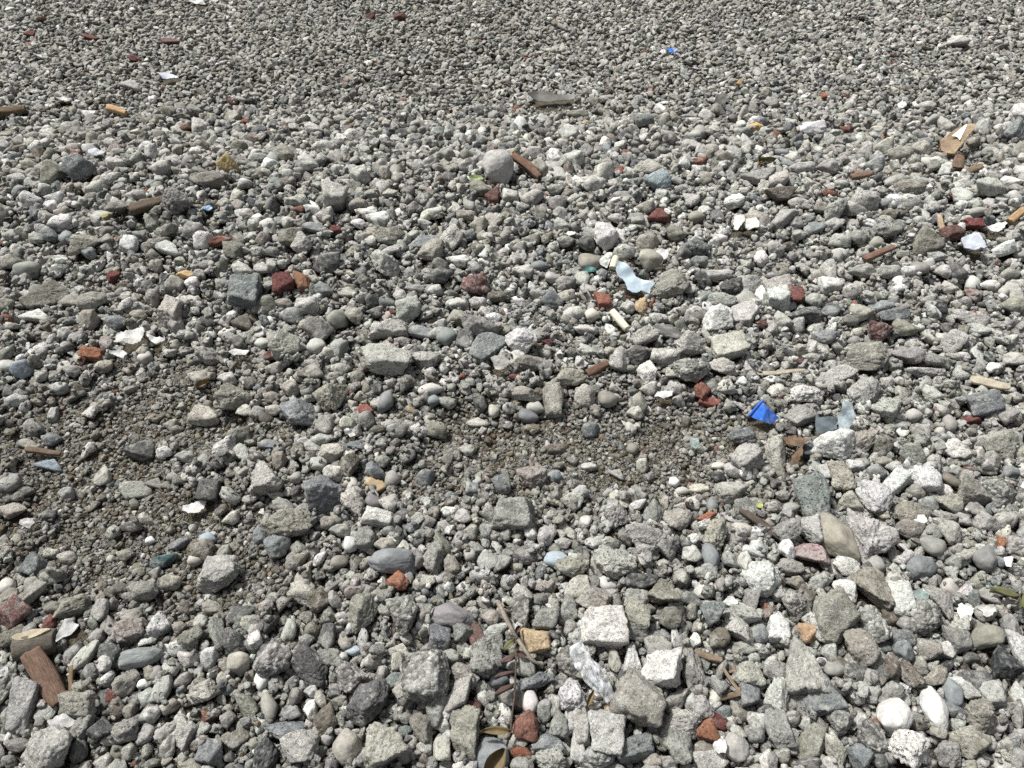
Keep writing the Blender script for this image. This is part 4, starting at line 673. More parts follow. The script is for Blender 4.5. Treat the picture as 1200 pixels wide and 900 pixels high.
def add_foot(p, r): FOOT.append((p.x, p.y, r))
for i, (nm, cat, px, py, w, h, ang, shp, look, col, label, short) in enumerate(CHUNKS):
    if not label: continue
    rng = np.random.default_rng(900 + i)
    c, M, a, b, d = stone_frame(px, py, w, h, ang, lift=.75, flat=.6 if shp == 'f' else .95)
    v, f = rock(shp, 4, rng)
    o = link(nm, mesh_of(nm, v * np.array([a, b, d]), f), MAT[look] if look in MAT else mat_for(look, col))
    o.matrix_world = Matrix.Translation(c) @ M.to_4x4()
    o.color = (*col, 1)
    tag(o, label, cat, {'brick_chunk': 'brick pieces in the rubble', 'foam_lump': 'foam crumbs in the rubble', 'slate_block': 'slate pieces in the rubble', 'clay_scrap': 'clay scraps in the rubble'}.get(nm))
    add_foot(c, .8 * (a + d) / 2)
    LAND.append((px, py, w, h, short))

def plate_mesh(name, pts, thick, rng, curl):
    """A broken plate: the outline with jagged edges, real thickness and a slight warp."""
    out = []
    n = len(pts)
    for i in range(n):
        a, b = np.array(pts[i]), np.array(pts[(i + 1) % n])
        L = np.linalg.norm(b - a); k = max(1, int(L / .004))
        for j in range(k):
            q = a + (b - a) * j / k
            if j: q = q + rng.normal(size=2) * (.0005 if thick < .005 else .0011)
            out.append(q)
    bm = bmesh.new()
    size = max(np.ptp(np.array(out), axis=0))
    vs = [bm.verts.new((q[0], q[1], 0)) for q in out]
    fc = bm.faces.new(vs)
    if fc.normal.z < 0: fc.normal_flip()
    bmesh.ops.triangulate(bm, faces=[fc])
    bmesh.ops.subdivide_edges(bm, edges=[e for e in bm.edges if e.calc_length() > .006], cuts=2, use_grid_fill=True)
    bmesh.ops.triangulate(bm, faces=bm.faces[:])
    ph = rng.uniform(-20, 20, 3)
    def warp(v):
        return curl * size * ((v.co.x / size) ** 2 * 1.2 - .1) + .085 * size * noise.noise(Vector((v.co.x / size * 3 + ph[0], v.co.y / size * 3 + ph[1], ph[2])))
    for v in bm.verts: v.co.z += warp(v)
    bm.normal_update()
    r = bmesh.ops.extrude_face_region(bm, geom=bm.faces[:])
    for v in [g for g in r['geom'] if isinstance(g, bmesh.types.BMVert)]: v.co.z += thick
    bmesh.ops.recalc_face_normals(bm, faces=bm.faces[:])
    me = bpy.data.meshes.new(name); bm.to_mesh(me); bm.free()
    return me
def plate_frame(px, py, stand, lift=.012):
    p, t = at(px, py)
    p, t = at(px, py, up=lift + bed(p.x, p.y))
    st = R(stand)
    to = EYE - p; hd = Vector((to.x, to.y, 0)).normalized()
    n = (hd * math.sin(st) + Vector((0, 0, 1)) * math.cos(st)).normalized()
    x = RGT - n * RGT.dot(n); x.normalize(); y = n.cross(x)
    return p, x, y, n, t / F, y.dot(UPV)
GROUPS = dict(paint_flake=None, slate_tile='slate pieces in the rubble', clay_scrap='clay scraps in the rubble', wood_slab=None, plastic_flake='plastic scraps in the rubble', plaster_flake='white plaster scraps in the rubble',
              tile_shard='white tile scraps in the rubble', metal_plate='sheet scraps in the rubble', glass_shard='glass scraps in the rubble')
for i, (nm, cat, shape, stand, thick, key, col, label, short) in enumerate(PLATES):
    rng = np.random.default_rng(300 + i)
    if isinstance(shape, tuple):
        px, py, w, h = shape
        n = int(rng.integers(7, 11)); an = np.sort(rng.uniform(0, 2 * math.pi, n) * .35 + np.arange(n) * 2 * math.pi / n * 1.0)
        rr = rng.uniform(.72, 1.08, n)
        pts = [(px + w / 2 * rr[j] * math.cos(an[j]), py - h / 2 * rr[j] * math.sin(an[j])) for j in range(n)]
    else:
        pts = shape
        xs, ys = [q[0] for q in pts], [q[1] for q in pts]
        px, py, w, h = (min(xs) + max(xs)) / 2, (min(ys) + max(ys)) / 2, max(xs) - min(xs), max(ys) - min(ys)
    half = h / 2 * (1.7 / F) * math.sin(R(stand))
    p, x, y, n, k, fs = plate_frame(px, py, stand, .016 + half * 1.2)
    loc = [((qx - px) * k, (py - qy) * k / max(fs, .3)) for qx, qy in pts]
    me = plate_mesh(nm, loc, thick / 1000, rng, rng.uniform(.05, .22) if key != 'slate' else .01)
    o = link(nm, me, mat_for(key, col))
    o.matrix_world = Matrix.Translation(p) @ Matrix((x, y, n)).transposed().to_4x4()
    tag(o, label, cat, GROUPS.get(nm))
    if nm == 'wood_slab':
        pp = [(1115, 161), (1132, 148.8), (1133, 150), (1123, 167.5), (1121, 163)]
        me = plate_mesh('paint_patch', [((qx - px) * k, (py - qy) * k / fs) for qx, qy in pp], .0015, rng, .0)
        q = link('paint_patch', me, mat_for('white', (.86, .86, .86)), o)
        q.location = (0, 0, thick / 1000 + .0035)
    add_foot(p, .5 * w * k)
    LAND.append((px, py, w, h, short))

def stick_mesh(name, L, W, T, rng, split=.35, rnd=False):
    """A split piece of wood: long, with fibrous broken ends and shallow grooves along it."""
    nx, na = 26, 20
    bm = bmesh.new(); rings = []
    ph = rng.uniform(-30, 30, 3); en = rng.uniform(0, split, (2, na))
    for i in range(nx + 1):
        u = i / nx * 2 - 1
        ring = []
        for j in range(na):
            a = 2 * math.pi * j / na
            ca, sa = math.cos(a), math.sin(a)
            e = 2.0 if rnd else 5.0
            r = (abs(ca) ** e + abs(sa) ** e) ** (-1 / e)
            g = 1 + (.03 if rnd else .16) * noise.noise(Vector((ph[0] + u * 1.2, ca * 2.6 + ph[1], sa * 2.6 + ph[2])))
            tp = 1 - (.0 if rnd else .22) * max(0, u) - .10 * abs(u) ** 3
            xx = u * L / 2
            if i == 0: xx += en[0][j] * W * .6
            if i == nx: xx -= en[1][j] * W * .9
            bend = (.0 if rnd else .05) * L * noise.noise(Vector((u * .8 + ph[0], ph[1], 3.)))
            ring.append(bm.verts.new((xx, ca * r * g * tp * W / 2 + bend, sa * r * g * tp * T / 2)))
        rings.append(ring)
    for i in range(nx):
        for j in range(na):
            bm.faces.new((rings[i][j], rings[i + 1][j], rings[i + 1][(j + 1) % na], rings[i][(j + 1) % na]))
    for ring, s in ((rings[0], 1), (rings[-1], -1)):
        c = bm.verts.new(sum((v.co for v in ring), Vector()) / na)
        for j in range(na):
            bm.faces.new((ring[j], ring[(j + 1) % na], c) if s > 0 else (ring[(j + 1) % na], ring[j], c))
    bmesh.ops.recalc_face_normals(bm, faces=bm.faces[:])
    me = bpy.data.meshes.new(name); bm.to_mesh(me); bm.free()
    me.polygons.foreach_set('use_smooth', np.ones(len(me.polygons), bool))
    return me
for i, (nm, cat, px, py, L, W, ang, col, dark, label, short) in enumerate(STICKS):
    if not label: continue
    rng = np.random.default_rng(500 + i)
    p, t = at(px, py)
    k = t / F
    th = R(ang)
    to = (EYE - p).normalized(); nrm = (to * .35 + Vector((0, 0, 1)) * .65).normalized()
    x = RGT - nrm * RGT.dot(nrm); x.normalize(); y = nrm.cross(x)
    fs = y.dot(UPV)
    dx, dy = math.cos(th) * L * k, math.sin(th) * L * k / fs
    e1 = (x * dx + y * dy); L3 = e1.length; e1.normalize(); e2 = nrm.cross(e1)
    W3 = W * k; T3 = W3 * (.45 if nm in ('wood_board', 'wood_strip') else .75)
    if nm == 'plastic_rod': T3 = W3
    if nm == 'wood_strip': T3 = W3 * .4
    up = .006 + bed(p.x, p.y) + .5 * abs(e1.z) * L3 + T3 * .45
    p2, t2 = at(px, py, up=up); s = t2 / t
    me = stick_mesh(nm, L3 * s, W3 * s, T3 * s, rng, .08 if nm in ('wood_strip', 'plastic_rod') else .4, nm == 'plastic_rod')
    o = link(nm, me, mat_for('plastic', col) if nm == 'plastic_rod' else mat_for('wood', col, dark))
    o.matrix_world = Matrix.Translation(p2) @ Matrix((e1, e2, nrm)).transposed().to_4x4()
    tag(o, label, cat, {'wood_splinter': 'wood scraps in the rubble', 'wood_strip': 'thin slats in the rubble', 'plastic_rod': 'cream plastic bits'}.get(nm))
    for q in (-.3, 0, .3): add_foot(p2 + e1 * L3 * q, W3 * .5)
    w, h = abs(math.cos(th)) * L + W * .5, abs(math.sin(th)) * L + W * .5
    LAND.append((px, py, w, h, short))

# bent blue plastic scrap: two facets meeting in a sharp crease, with a rolled rim
def blue_scrap():
    px, py = 896, 486
    p, x, y, n, k, fs = plate_frame(px, py, 28, .03)
    P = lambda qx, qy, z: Vector(((qx - px) * k, (py - qy) * k / fs, z))
    bm = bmesh.new()
    v = [bm.verts.new(c) for c in (P(880, 485, -.012), P(894, 472, .024), P(901, 481, .012), P(913, 488.5, -.016), P(901, 497.5, .004), P(892, 494, .010), P(884, 489, -.004), P(897, 484, .026))]
    for f in ((0, 6, 1), (6, 5, 7), (6, 7, 1), (5, 4, 7), (4, 3, 2), (4, 2, 7), (7, 2, 1)): bm.faces.new([v[i] for i in f])
    bmesh.ops.subdivide_edges(bm, edges=bm.edges[:], cuts=3, use_grid_fill=True)
    bmesh.ops.triangulate(bm, faces=bm.faces[:])
    for q in bm.verts: q.co.z += .0016 * noise.noise(q.co * 90)
    bm.normal_update()
    r = bmesh.ops.extrude_face_region(bm, geom=bm.faces[:])
    for q in [g for g in r['geom'] if isinstance(g, bmesh.types.BMVert)]: q.co.z -= .0025
    bmesh.ops.recalc_face_normals(bm, faces=bm.faces[:])
    me = bpy.data.meshes.new('plastic_scrap'); bm.to_mesh(me); bm.free()
    m = simple_mat('cobalt_plastic', (.035, .15, .60), .5, .15, 70, .2, .5)
    o = link('plastic_scrap', me, m)
    o.matrix_world = Matrix.Translation(p) @ Matrix((x, y, n)).transposed().to_4x4()
    tag(o, 'bright cobalt-blue folded plastic scrap lying on pale gravel', 'plastic scrap')
    rim = stick_mesh('rim', .052, .008, .008, np.random.default_rng(4), .05, True)
    q = link('rim', rim, m, o)
    a, b = P(879, 485, -.010), P(895, 472, .026); e = (b - a).normalized()
    e2 = Vector((0, 0, 1)).cross(e).normalized(); e3 = e.cross(e2)
    q.matrix_local = Matrix.Translation((a + b) / 2) @ Matrix((e, e2, e3)).transposed().to_4x4()
    rim.transform(Matrix.Scale((b - a).length / .052, 4, (1, 0, 0)))
    add_foot(p, .04); LAND.append((px, py, 34, 27, 'blue plastic scrap'))
blue_scrap()

# short branch stub with a pale cut face
def branch_stub():
    px, py, w, h = 42, 756, 44, 30
    c, M, a, b, d = stone_frame(px, py, w, h, 18, .75)
    root = empty('branch_stub', c, M)
    tag(root, 'short grey branch stub with a pale cut face, touching the wooden board', 'branch stub')
    me = stick_mesh('bark', 2 * a, 2 * b, 2 * d, np.random.default_rng(8), .15, True)
    link('bark', me, mat_for('wood', (.155, .14, .115), (.08, .07, .06)), root)
    rng = np.random.default_rng(9)
    pts = [(math.cos(t) * a * .86 * (1 + .08 * math.sin(3 * t)), math.sin(t) * b * .42) for t in np.linspace(0, 2 * math.pi, 18)[:-1]]
    fm = plate_mesh('cut_face', pts, .004, rng, .0)
    f = link('cut_face', fm, mat_for('wood', (.42, .37, .28), (.33, .285, .21)), root)
    f.location = (-.004, b * .62, d * .72); f.rotation_euler = (-.45, 0, 0)
    add_foot(c, a * .8); LAND.append((px, py, w, h, 'grey branch stub'))
branch_stub()

# crumpled clear film
def film():
    out = [(667, 762), (682, 753), (689, 767), (695, 773), (706, 784), (715, 798), (719, 813), (711, 820), (702, 809), (691, 804), (680, 791), (671, 778)]
    px, py = 693, 786
    p, x, y, n, k, fs = plate_frame(px, py, 30, .045)
    bm = bmesh.new()
    vs = [bm.verts.new(((qx - px) * k, (py - qy) * k / fs, 0)) for qx, qy in out]
    fc = bm.faces.new(vs)
    bmesh.ops.triangulate(bm, faces=[fc])
    for _ in range(4):
        bmesh.ops.subdivide_edges(bm, edges=[e for e in bm.edges if e.calc_length() > .005], cuts=1)
        bmesh.ops.triangulate(bm, faces=bm.faces[:])
    for v in bm.verts:
        q = v.co * 28
        v.co.z = .016 * noise.fractal(Vector((q.x * 1.6 + q.y, q.y * .45, 2.)), .8, 2.1, 5) + .010 * abs(noise.noise(q * 1.7)) - .004
        v.co.x += .004 * noise.noise(q * 2.2 + Vector((5, 0, 0)))
    bm.normal_update()
    r = bmesh.ops.extrude_face_region(bm, geom=bm.faces[:])
    for q in [g for g in r['geom'] if isinstance(g, bmesh.types.BMVert)]: q.co.z -= .0004
    bmesh.ops.recalc_face_normals(bm, faces=bm.faces[:])
    me = bpy.data.meshes.new('plastic_film'); bm.to_mesh(me); bm.free()
    me.polygons.foreach_set('use_smooth', np.ones(len(me.polygons), bool))
    o = link('plastic_film', me, film_mat())
    o.matrix_world = Matrix.Translation(p) @ Matrix((x, y, n)).transposed().to_4x4()
    tag(o, 'crumpled clear plastic film draped over stones in front of the large white block', 'plastic film')
    LAND.append((px, py, 55, 60, 'crumpled clear film'))
film()

# sticks, twig and leaves are bent tubes and curled blades
def tube_mesh(name, pts, rad, n=7):
    bm = bmesh.new(); rings = []
    for i, q in enumerate(pts):
        q = Vector(q); d = (Vector(pts[min(i + 1, len(pts) - 1)]) - Vector(pts[max(i - 1, 0)])).normalized()
        u = d.orthogonal().normalized() if i == 0 else (u - d * u.dot(d)).normalized()
        w = d.cross(u); r = rad[i] if isinstance(rad, (list, tuple)) else rad
        rings.append([bm.verts.new(q + (u * math.cos(2 * math.pi * j / n) + w * math.sin(2 * math.pi * j / n)) * r) for j in range(n)])
    for a, b in zip(rings, rings[1:]):
        for j in range(n): bm.faces.new((a[j], a[(j + 1) % n], b[(j + 1) % n], b[j]))
    bm.faces.new(rings[0][::-1]); bm.faces.new(rings[-1])
    me = bpy.data.meshes.new(name); bm.to_mesh(me); bm.free()
    me.polygons.foreach_set('use_smooth', np.ones(len(me.polygons), bool))
    return me
def path3(pts, up):
    """Photo points to a smooth 3-D path lying up above the gravel."""
    P = [at(x, y, up + dz)[0] for x, y, dz in pts]
    out = []
    for i in range(len(P) - 1):
        p0, p1, p2, p3 = P[max(i - 1, 0)], P[i], P[i + 1], P[min(i + 2, len(P) - 1)]
        for s in range(5):
            t = s / 5
            out.append(.5 * (2 * p1 + (p2 - p0) * t + (2 * p0 - 5 * p1 + 4 * p2 - p3) * t * t + (3 * p1 - p0 - 3 * p2 + p3) * t ** 3))
    return out + [P[-1]]
def leaf_mesh(name, L, W, curl, rng):
    bm = bmesh.new(); nx, ny = 12, 6; g = []
    for i in range(nx + 1):
        u = i / nx; row = []
        hw = W / 2 * (math.sin(math.pi * min(u * .96 + .03, 1)) ** .8) * (1 - .15 * u)
        for j in range(ny + 1):
            v = j / ny * 2 - 1
            z = curl * L * (abs(v) ** 1.5 * .45) * (W / L) * 2 + .12 * L * math.sin(u * 2.6) * curl + .02 * L * noise.noise(Vector((u * 5, v * 2, rng.uniform(0, .1) + W * 900)))
            row.append(bm.verts.new((u * L, v * hw, z)))
        g.append(row)
    for i in range(nx):
        for j in range(ny): bm.faces.new((g[i][j], g[i + 1][j], g[i + 1][j + 1], g[i][j + 1]))
    bm.normal_update()
    r = bmesh.ops.extrude_face_region(bm, geom=bm.faces[:])
    for q in [x for x in r['geom'] if isinstance(x, bmesh.types.BMVert)]: q.co.z -= .0006
    bmesh.ops.recalc_face_normals(bm, faces=bm.faces[:])
    me = bpy.data.meshes.new(name); bm.to_mesh(me); bm.free()
    me.polygons.foreach_set('use_smooth', np.ones(len(me.polygons), bool))
    return me
def tube_thing(name, cat, label, pts, rad, mat, up):
    P = path3(pts, up); o0 = P[0].copy()
    n = len(P)
    o = link(name, tube_mesh(name, [q - o0 for q in P], [rad * (1 - .45 * i / n) for i in range(n)]), mat)
    o.location = o0
    tag(o, label, cat)
    return o
bark_pale = wood_mat('pale_bark', (.30, .265, .22), (.17, .145, .12))
bark_dark = wood_mat('dark_bark', (.13, .095, .075), (.06, .045, .038))
LEAF = dict(brown=simple_mat('dry_leaf_brown', (.155, .115, .055), .7, .3, 60, .4), red=simple_mat('dry_leaf_red', (.075, .045, .042), .6, .3, 60, .4), green=simple_mat('dry_leaf_olive', (.12, .12, .06), .7, .3, 60, .4))
tube_thing('bare_stick', 'stick', 'pale bare stick, the straight thick one behind the sandy yellow brick lump',
           [(584, 706, .0), (592, 723, .012), (600, 738, .012), (606, 748, .0)], .0062, bark_pale, .050)
tube_thing('bare_stick', 'stick', 'pale bent stick hooking round in front of the sandy yellow brick lump',
           [(606, 748, .0), (612, 757, .004), (618, 766, .006), (625, 775, .002), (637, 779, -.01)], .0050, bark_pale, .046)
LAND += [(596, 726, 24, 44, 'straight bare stick'), (622, 770, 34, 28, 'bent bare stick')]
def twig():
    p0 = at(605, 748, .05)[0]
    root = empty('leafy_twig', p0)
    tag(root, 'dry leafy twig running down past the round russet brick lump', 'twig')
    P = path3([(605, 746, 0), (605, 765, .01), (604, 790, .012), (603, 815, .01), (600, 838, .008), (598, 858, .0), (592, 880, -.005)], .045)
    link('stem', tube_mesh('stem', [q - p0 for q in P], .0020), bark_dark, root)
    for i, (x, y, a, L, W, m) in enumerate([(603, 752, 232, 17, 8, 'green'), (604, 772, 205, 16, 9, 'red'), (603, 790, 200, 22, 7, 'red'), (602, 806, 215, 24, 9, 'red'), (605, 764, -20, 12, 6, 'red'),
                                            (598, 858, 186, 34, 9, 'brown'), (603, 742, 60, 10, 6, 'red')]):
        q, t = at(x, y, .058); k = t / F
        rng = np.random.default_rng(60 + i)
        lf = link('leaf', leaf_mesh('leaf', L * k * 1.1, W * k * 1.15, .5, rng), LEAF[m], root)
        lf.location = q - p0
        lf.rotation_euler = (rng.uniform(-.5, .5) + .3, rng.uniform(-.3, .3), R(a))
    LAND.append((603, 810, 16, 120, 'dry leafy twig'))
twig()
for i, (px, py, L, W, a, m, lift, label, short) in enumerate([
        (576, 894, 34, 20, 55, 'brown', .075, 'curled olive-brown dry leaf lying on a round blue-grey boulder', 'curled brown leaf'),
        (1176, 699, 26, 11, 160, 'green', .03, 'olive dry leaf folded among small grey stones', 'folded olive leaf'),
        (1194, 706, 22, 10, 60, 'green', .035, 'green-brown dry leaf overlapping the folded olive leaf', 'green-brown leaf'),
        (888, 192, 26, 9, 70, 'brown', .03, 'dry brown weed leaf standing in far coarse gravel', 'dry weed leaf'),
        (900, 190, 28, 6, 20, 'green', .03, 'narrow olive weed blade beside the dry weed leaf', 'olive weed blade'),
        (690, 819, 18, 6, 65, 'brown', .03, 'small orange-brown leaf beside the crumpled clear film', 'small orange-brown leaf'),
        (238, 451, 13, 8, 25, 'brown', .03, 'small golden-brown leaf lying on a tan stone', 'small golden leaf')]):
    q, t = at(px, py, lift + .012); k = t / F; rng = np.random.default_rng(80 + i)
    me = leaf_mesh('dry_leaf', L * k * 1.15, W * k * 1.25, .55, rng)
    me.transform(Matrix.Translation((-L * k * .55, 0, 0)))
    o = link('dry_leaf', me, LEAF[m])
    o.location = q; o.rotation_euler = (rng.uniform(.1, .6), rng.uniform(-.3, .3), R(a))
    tag(o, label, 'leaf', 'dry leaves on the rubble')
    LAND.append((px, py, L, W + 6, short))

# ------------------------------------------------------------------ the 300 largest stones
def jitter(c, rng, amt=.08):
    v = np.array(ALB[c]) * rng.uniform(1 - amt * 1.6, 1 + amt * 1.6)
    return tuple(np.clip(v * rng.uniform(1 - amt * .35, 1 + amt * .35, 3), .02, .85))
NAMED_OF = {}
for (x, y), v in NAMED.items():
    if not v: continue
    j = min(range(len(HERO)), key=lambda i: math.hypot(HERO[i]['px'] - x, HERO[i]['py'] - y))
    d = math.hypot(HERO[j]['px'] - x, HERO[j]['py'] - y)
    if d > 6: print('NAMED stone not found', x, y, v, d)
    NAMED_OF[j] = v
    e = HERO[j]; LAND.append((e['px'], e['py'], e['w'], e['h'], v[1]))

SIZES = [math.sqrt(e['w'] * e['h']) for e in HERO]
def descr(e):
    s = math.sqrt(e['w'] * e['h'])
    size = 'large ' if s > 38 else ('' if s > 29 else 'smaller ')
    noun = {'o': 'pebble' if s < 36 else 'cobble', 'f': 'slab', 'k': 'block', 'p': 'lump'}.get(e['s'], 'stone')
    return f"{size}{COLOUR[e['c']]} {SHAPE[e['s']]} {noun}"
def bearing(dx, dy):
    a = (math.degrees(math.atan2(-dy, dx)) + 360) % 360
    return ['right of', 'behind and right of', 'behind', 'behind and left of', 'left of', 'in front and left of', 'in front of', 'in front and right of'][int((a + 22.5) // 45) % 8]
def relation(e, l):
    dx, dy = e['px'] - l[0], e['py'] - l[1]
    d = math.hypot(dx, dy)
    gap = d - .5 * (math.hypot(l[2], l[3]) * .7 + math.hypot(e['w'], e['h']) * .7)
    return ('' if gap < 14 else 'well ') + bearing(dx, dy), d
DES = [descr(e) for e in HERO]
used, LABEL = set(), {}
for i, e in enumerate(HERO):
    if i in NAMED_OF: LABEL[i] = NAMED_OF[i][0]; used.add(LABEL[i])
for i, e in enumerate(HERO):
    if i in LABEL: continue
    near = sorted((l for l in LAND if math.hypot(l[0] - e['px'], l[1] - e['py']) > 3), key=lambda l: math.hypot(l[0] - e['px'], l[1] - e['py']))[:7]
    best = None
    for rank, l in enumerate(near):
        rel, d = relation(e, l)
        rivals = [j for j in range(len(HERO)) if j != i and DES[j].replace('large ', '').replace('smaller ', '') == DES[i].replace('large ', '').replace('smaller ', '')
                  and relation(HERO[j], l)[0] == rel and relation(HERO[j], l)[1] < max(d * 2.2, 90)]
        lab = f'{DES[i]} {rel} the {l[4]}'
        if lab in used: continue
        sc = (len(rivals), d)
        if best is None or sc < best[0]: best = (sc, lab)
        if not rivals: break
    if best is None or best[0][0] > 0:
        a, b = near[0], near[1]
        lab = f'{DES[i]} between the {a[4]} and the {b[4]}'
        if lab not in used and len(lab.replace('-', ' ').split()) <= 16 and (best is None): best = ((0, 0), lab)
    LABEL[i] = best[1]; used.add(best[1])

def words_in(s): return len(s.split())
for i in LABEL:
    if words_in(LABEL[i]) > 16: LABEL[i] = LABEL[i].replace('the ', '', 1)
    if words_in(LABEL[i]) > 16: LABEL[i] = LABEL[i].replace('smaller ', '')
for i, e in enumerate(HERO):
    rng = np.random.default_rng(5000 + i)
    c, M, a, b, d = stone_frame(e['px'], e['py'], e['w'], e['h'], e['ang'], lift=.80, flat=.55 if e['s'] == 'f' else 1.0)
    v, f = rock(e['s'], 5 if i < 120 else 4, rng)
    tilt = Matrix.Rotation(rng.normal() * .14, 3, 'X') @ Matrix.Rotation(rng.normal() * .14, 3, 'Y')
    o = link('stone', mesh_of('stone', v * np.array([a, b, d]) * 1.07, f), MAT['plaster'] if e['c'] == 'W' and e['s'] == 'p' and e['py'] < 300 else MAT[LOOK[e['s']]])
    o.matrix_world = Matrix.Translation(c) @ M.to_4x4() @ tilt.to_4x4()
    o.color = (*jitter(e['c'], rng), 1)
    tag(o, LABEL[i], 'stone', 'largest stones in the rubble')
    add_foot(c, .80 * (a + max(b, d)) / 2)

# ------------------------------------------------------------------ the smaller gravel: one object
BASE = bpy.data.collections.new('gravel_shapes')
KINDS = []           # variant index ranges
order = ['a'] * 9 + ['k'] * 4 + ['t'] * 3 + ['f'] * 3 + ['r'] * 6 + ['o'] * 3 + ['p'] * 6 + ['s'] * 4
for i, s in enumerate(order):
    rng = np.random.default_rng(7000 + i)
    v, f = rock(s, 3, rng)
    me = mesh_of('gravel_shape', v, f)
    o = bpy.data.objects.new(f'shape_{i:03d}', me); BASE.objects.link(o)
    me.materials.append(IMAT[LOOK[s]])
    KINDS.append(s)
NROCK = len(order)
small = [rock(s, 1, np.random.default_rng(7500 + i)) for i, s in enumerate('aarrkopa')]
NCL = 8
for i in range(NCL):   # patches of grit
    rng = np.random.default_rng(7700 + i)
    V, Fc, n = [], [], 0
    for _ in range(46):
        v, f = small[rng.integers(len(small))]
        q = rng.normal(size=4); q /= np.linalg.norm(q)
        from mathutils import Quaternion
        m = np.array(Quaternion(q).to_matrix())
        r = rng.uniform(.06, .16)
        rr, an = math.sqrt(rng.uniform(0, 1)), rng.uniform(0, 6.283)
        v = (v * np.array([1, .85, .65]) * r) @ m.T + np.array([rr * math.cos(an), rr * math.sin(an), rng.uniform(-.3, .7) * r])
        V.append(v); Fc.append(f + n); n += len(v)
    me = mesh_of('grit_shape', np.vstack(V), np.vstack(Fc), True)
    o = bpy.data.objects.new(f'shape_{NROCK + i:03d}', me); BASE.objects.link(o)
    me.materials.append(IMAT['plain'])
by_shape = {s: [i for i, k in enumerate(KINDS) if k == s] for s in 'aktfrops'}

X0, X1, Y0, Y1, CELL = -4.6, 4.6, -.35, 6.4, .004
GX, GY = int((X1 - X0) / CELL), int((Y1 - Y0) / CELL)
occ = np.zeros((GY, GX), bool)
hgt = None
def disc(x, y, r):
    j0, j1 = int((x - r - X0) / CELL), int((x + r - X0) / CELL) + 1
    i0, i1 = int((y - r - Y0) / CELL), int((y + r - Y0) / CELL) + 1
    j0, i0, j1, i1 = max(j0, 0), max(i0, 0), min(j1, GX), min(i1, GY)
    if j1 <= j0 or i1 <= i0: return None
    yy = (np.arange(i0, i1) * CELL + Y0 - y)[:, None]; xx = (np.arange(j0, j1) * CELL + X0 - x)[None, :]
    return i0, i1, j0, j1, xx * xx + yy * yy
def mark(x, y, r):
    d = disc(x, y, r)
    if d: occ[d[0]:d[1], d[2]:d[3]] |= d[4] < r * r
for x, y, r in FOOT: mark(x, y, r * .92)
def in_view(x, y, m=.45):
    """Ground the photograph shows, and a margin round it."""
    dep = y * math.cos(PITCH) + CAM_Z * math.sin(PITCH)
    return (np.abs(x) < dep * (PW / 2 / F) + m) & (y > -.28) & (y < 6.3)

P_pos, P_rot, P_scl, P_pick, P_tint = [], [], [], [], []
def put(x, y, z, rot, scl, pick, tint):
    P_pos.append((x, y, z)); P_rot.append(rot); P_scl.append(scl); P_pick.append(pick); P_tint.append(tint)
# the next largest stones read off the photograph
for i, e in enumerate(REST):
    rng = np.random.default_rng(9000 + i)
    c, M, a, b, d = stone_frame(e['px'], e['py'], e['w'], e['h'], e['ang'], lift=.76, flat=.6 if e['s'] == 'f' else 1.0)
    put(c.x, c.y, c.z, M.to_euler()[:], (a * 1.04, b * 1.04, d * 1.04), int(rng.choice(by_shape[e['s']])), jitter(e['c'], rng))
    mark(c.x, c.y, .74 * (a + max(b, d)) / 2)
    FOOT.append((c.x, c.y, .8 * (a + d) / 2))

TINTS = [('L', .36), ('M', .27), ('D', .06), ('T', .11), ('O', .065), ('B', .05), ('C', .04), ('R', .025), ('W', .055), ('G', .015), ('P', .015), ('K', .008)]
TK = [t[0] for t in TINTS]; TPR = np.array([t[1] for t in TINTS]); TPR /= TPR.sum()
SHAPES = np.array(list('aaaaakktffrrppppsso'))
EXTRA = [(.19, .085, .06), (.125, .06, .052), (.34, .27, .19)]
def tint_many(x, y, d, rng):
    n = len(x)
    k = rng.choice(len(TK), n, p=TPR)
    pale = np.clip((x + .15) / .5, 0, 1) * np.clip((3.0 - y) / .4, 0, 1) * (1 - d)
    k = np.where(rng.random(n) < .32 * pale, np.where(rng.random(n) < .78, 0, TK.index('W')), k)
    base = np.array([ALB[c] for c in TK])[k]
    base = base * rng.uniform(.78, 1.2, (n, 1)) * rng.uniform(.97, 1.03, (n, 3))
    f = d * .85
    far = (.45 + .75 * (.5 + .5 * np.sin(2.3 * x + 1.9 * np.sin(1.7 * y)) * np.sin(3.1 * y + 1.3 * x))) * np.clip((y - 3.0) / 1.0, 0, 1) * np.clip(.30 - .2 * (x - .2), .06, .36)
    earth = np.where((far * .8 > f)[:, None], np.array([[.235, .215, .175]]), np.array([[.118, .096, .062]]))
    w = (np.maximum(f, far * .8) * rng.uniform(.25, 1.25, n))[:, None]; w = np.clip(w, 0, 1) * (rng.random((n, 1)) > .24)
    base = base * (1 - w) + earth * rng.uniform(.55, 1.6, (n, 1)) * w
    r = rng.random(n)
    for j, c in enumerate(EXTRA): base[(r > j * .003) & (r < (j + 1) * .003)] = c
    return np.clip(base, .02, .8)
rng = np.random.default_rng(77)
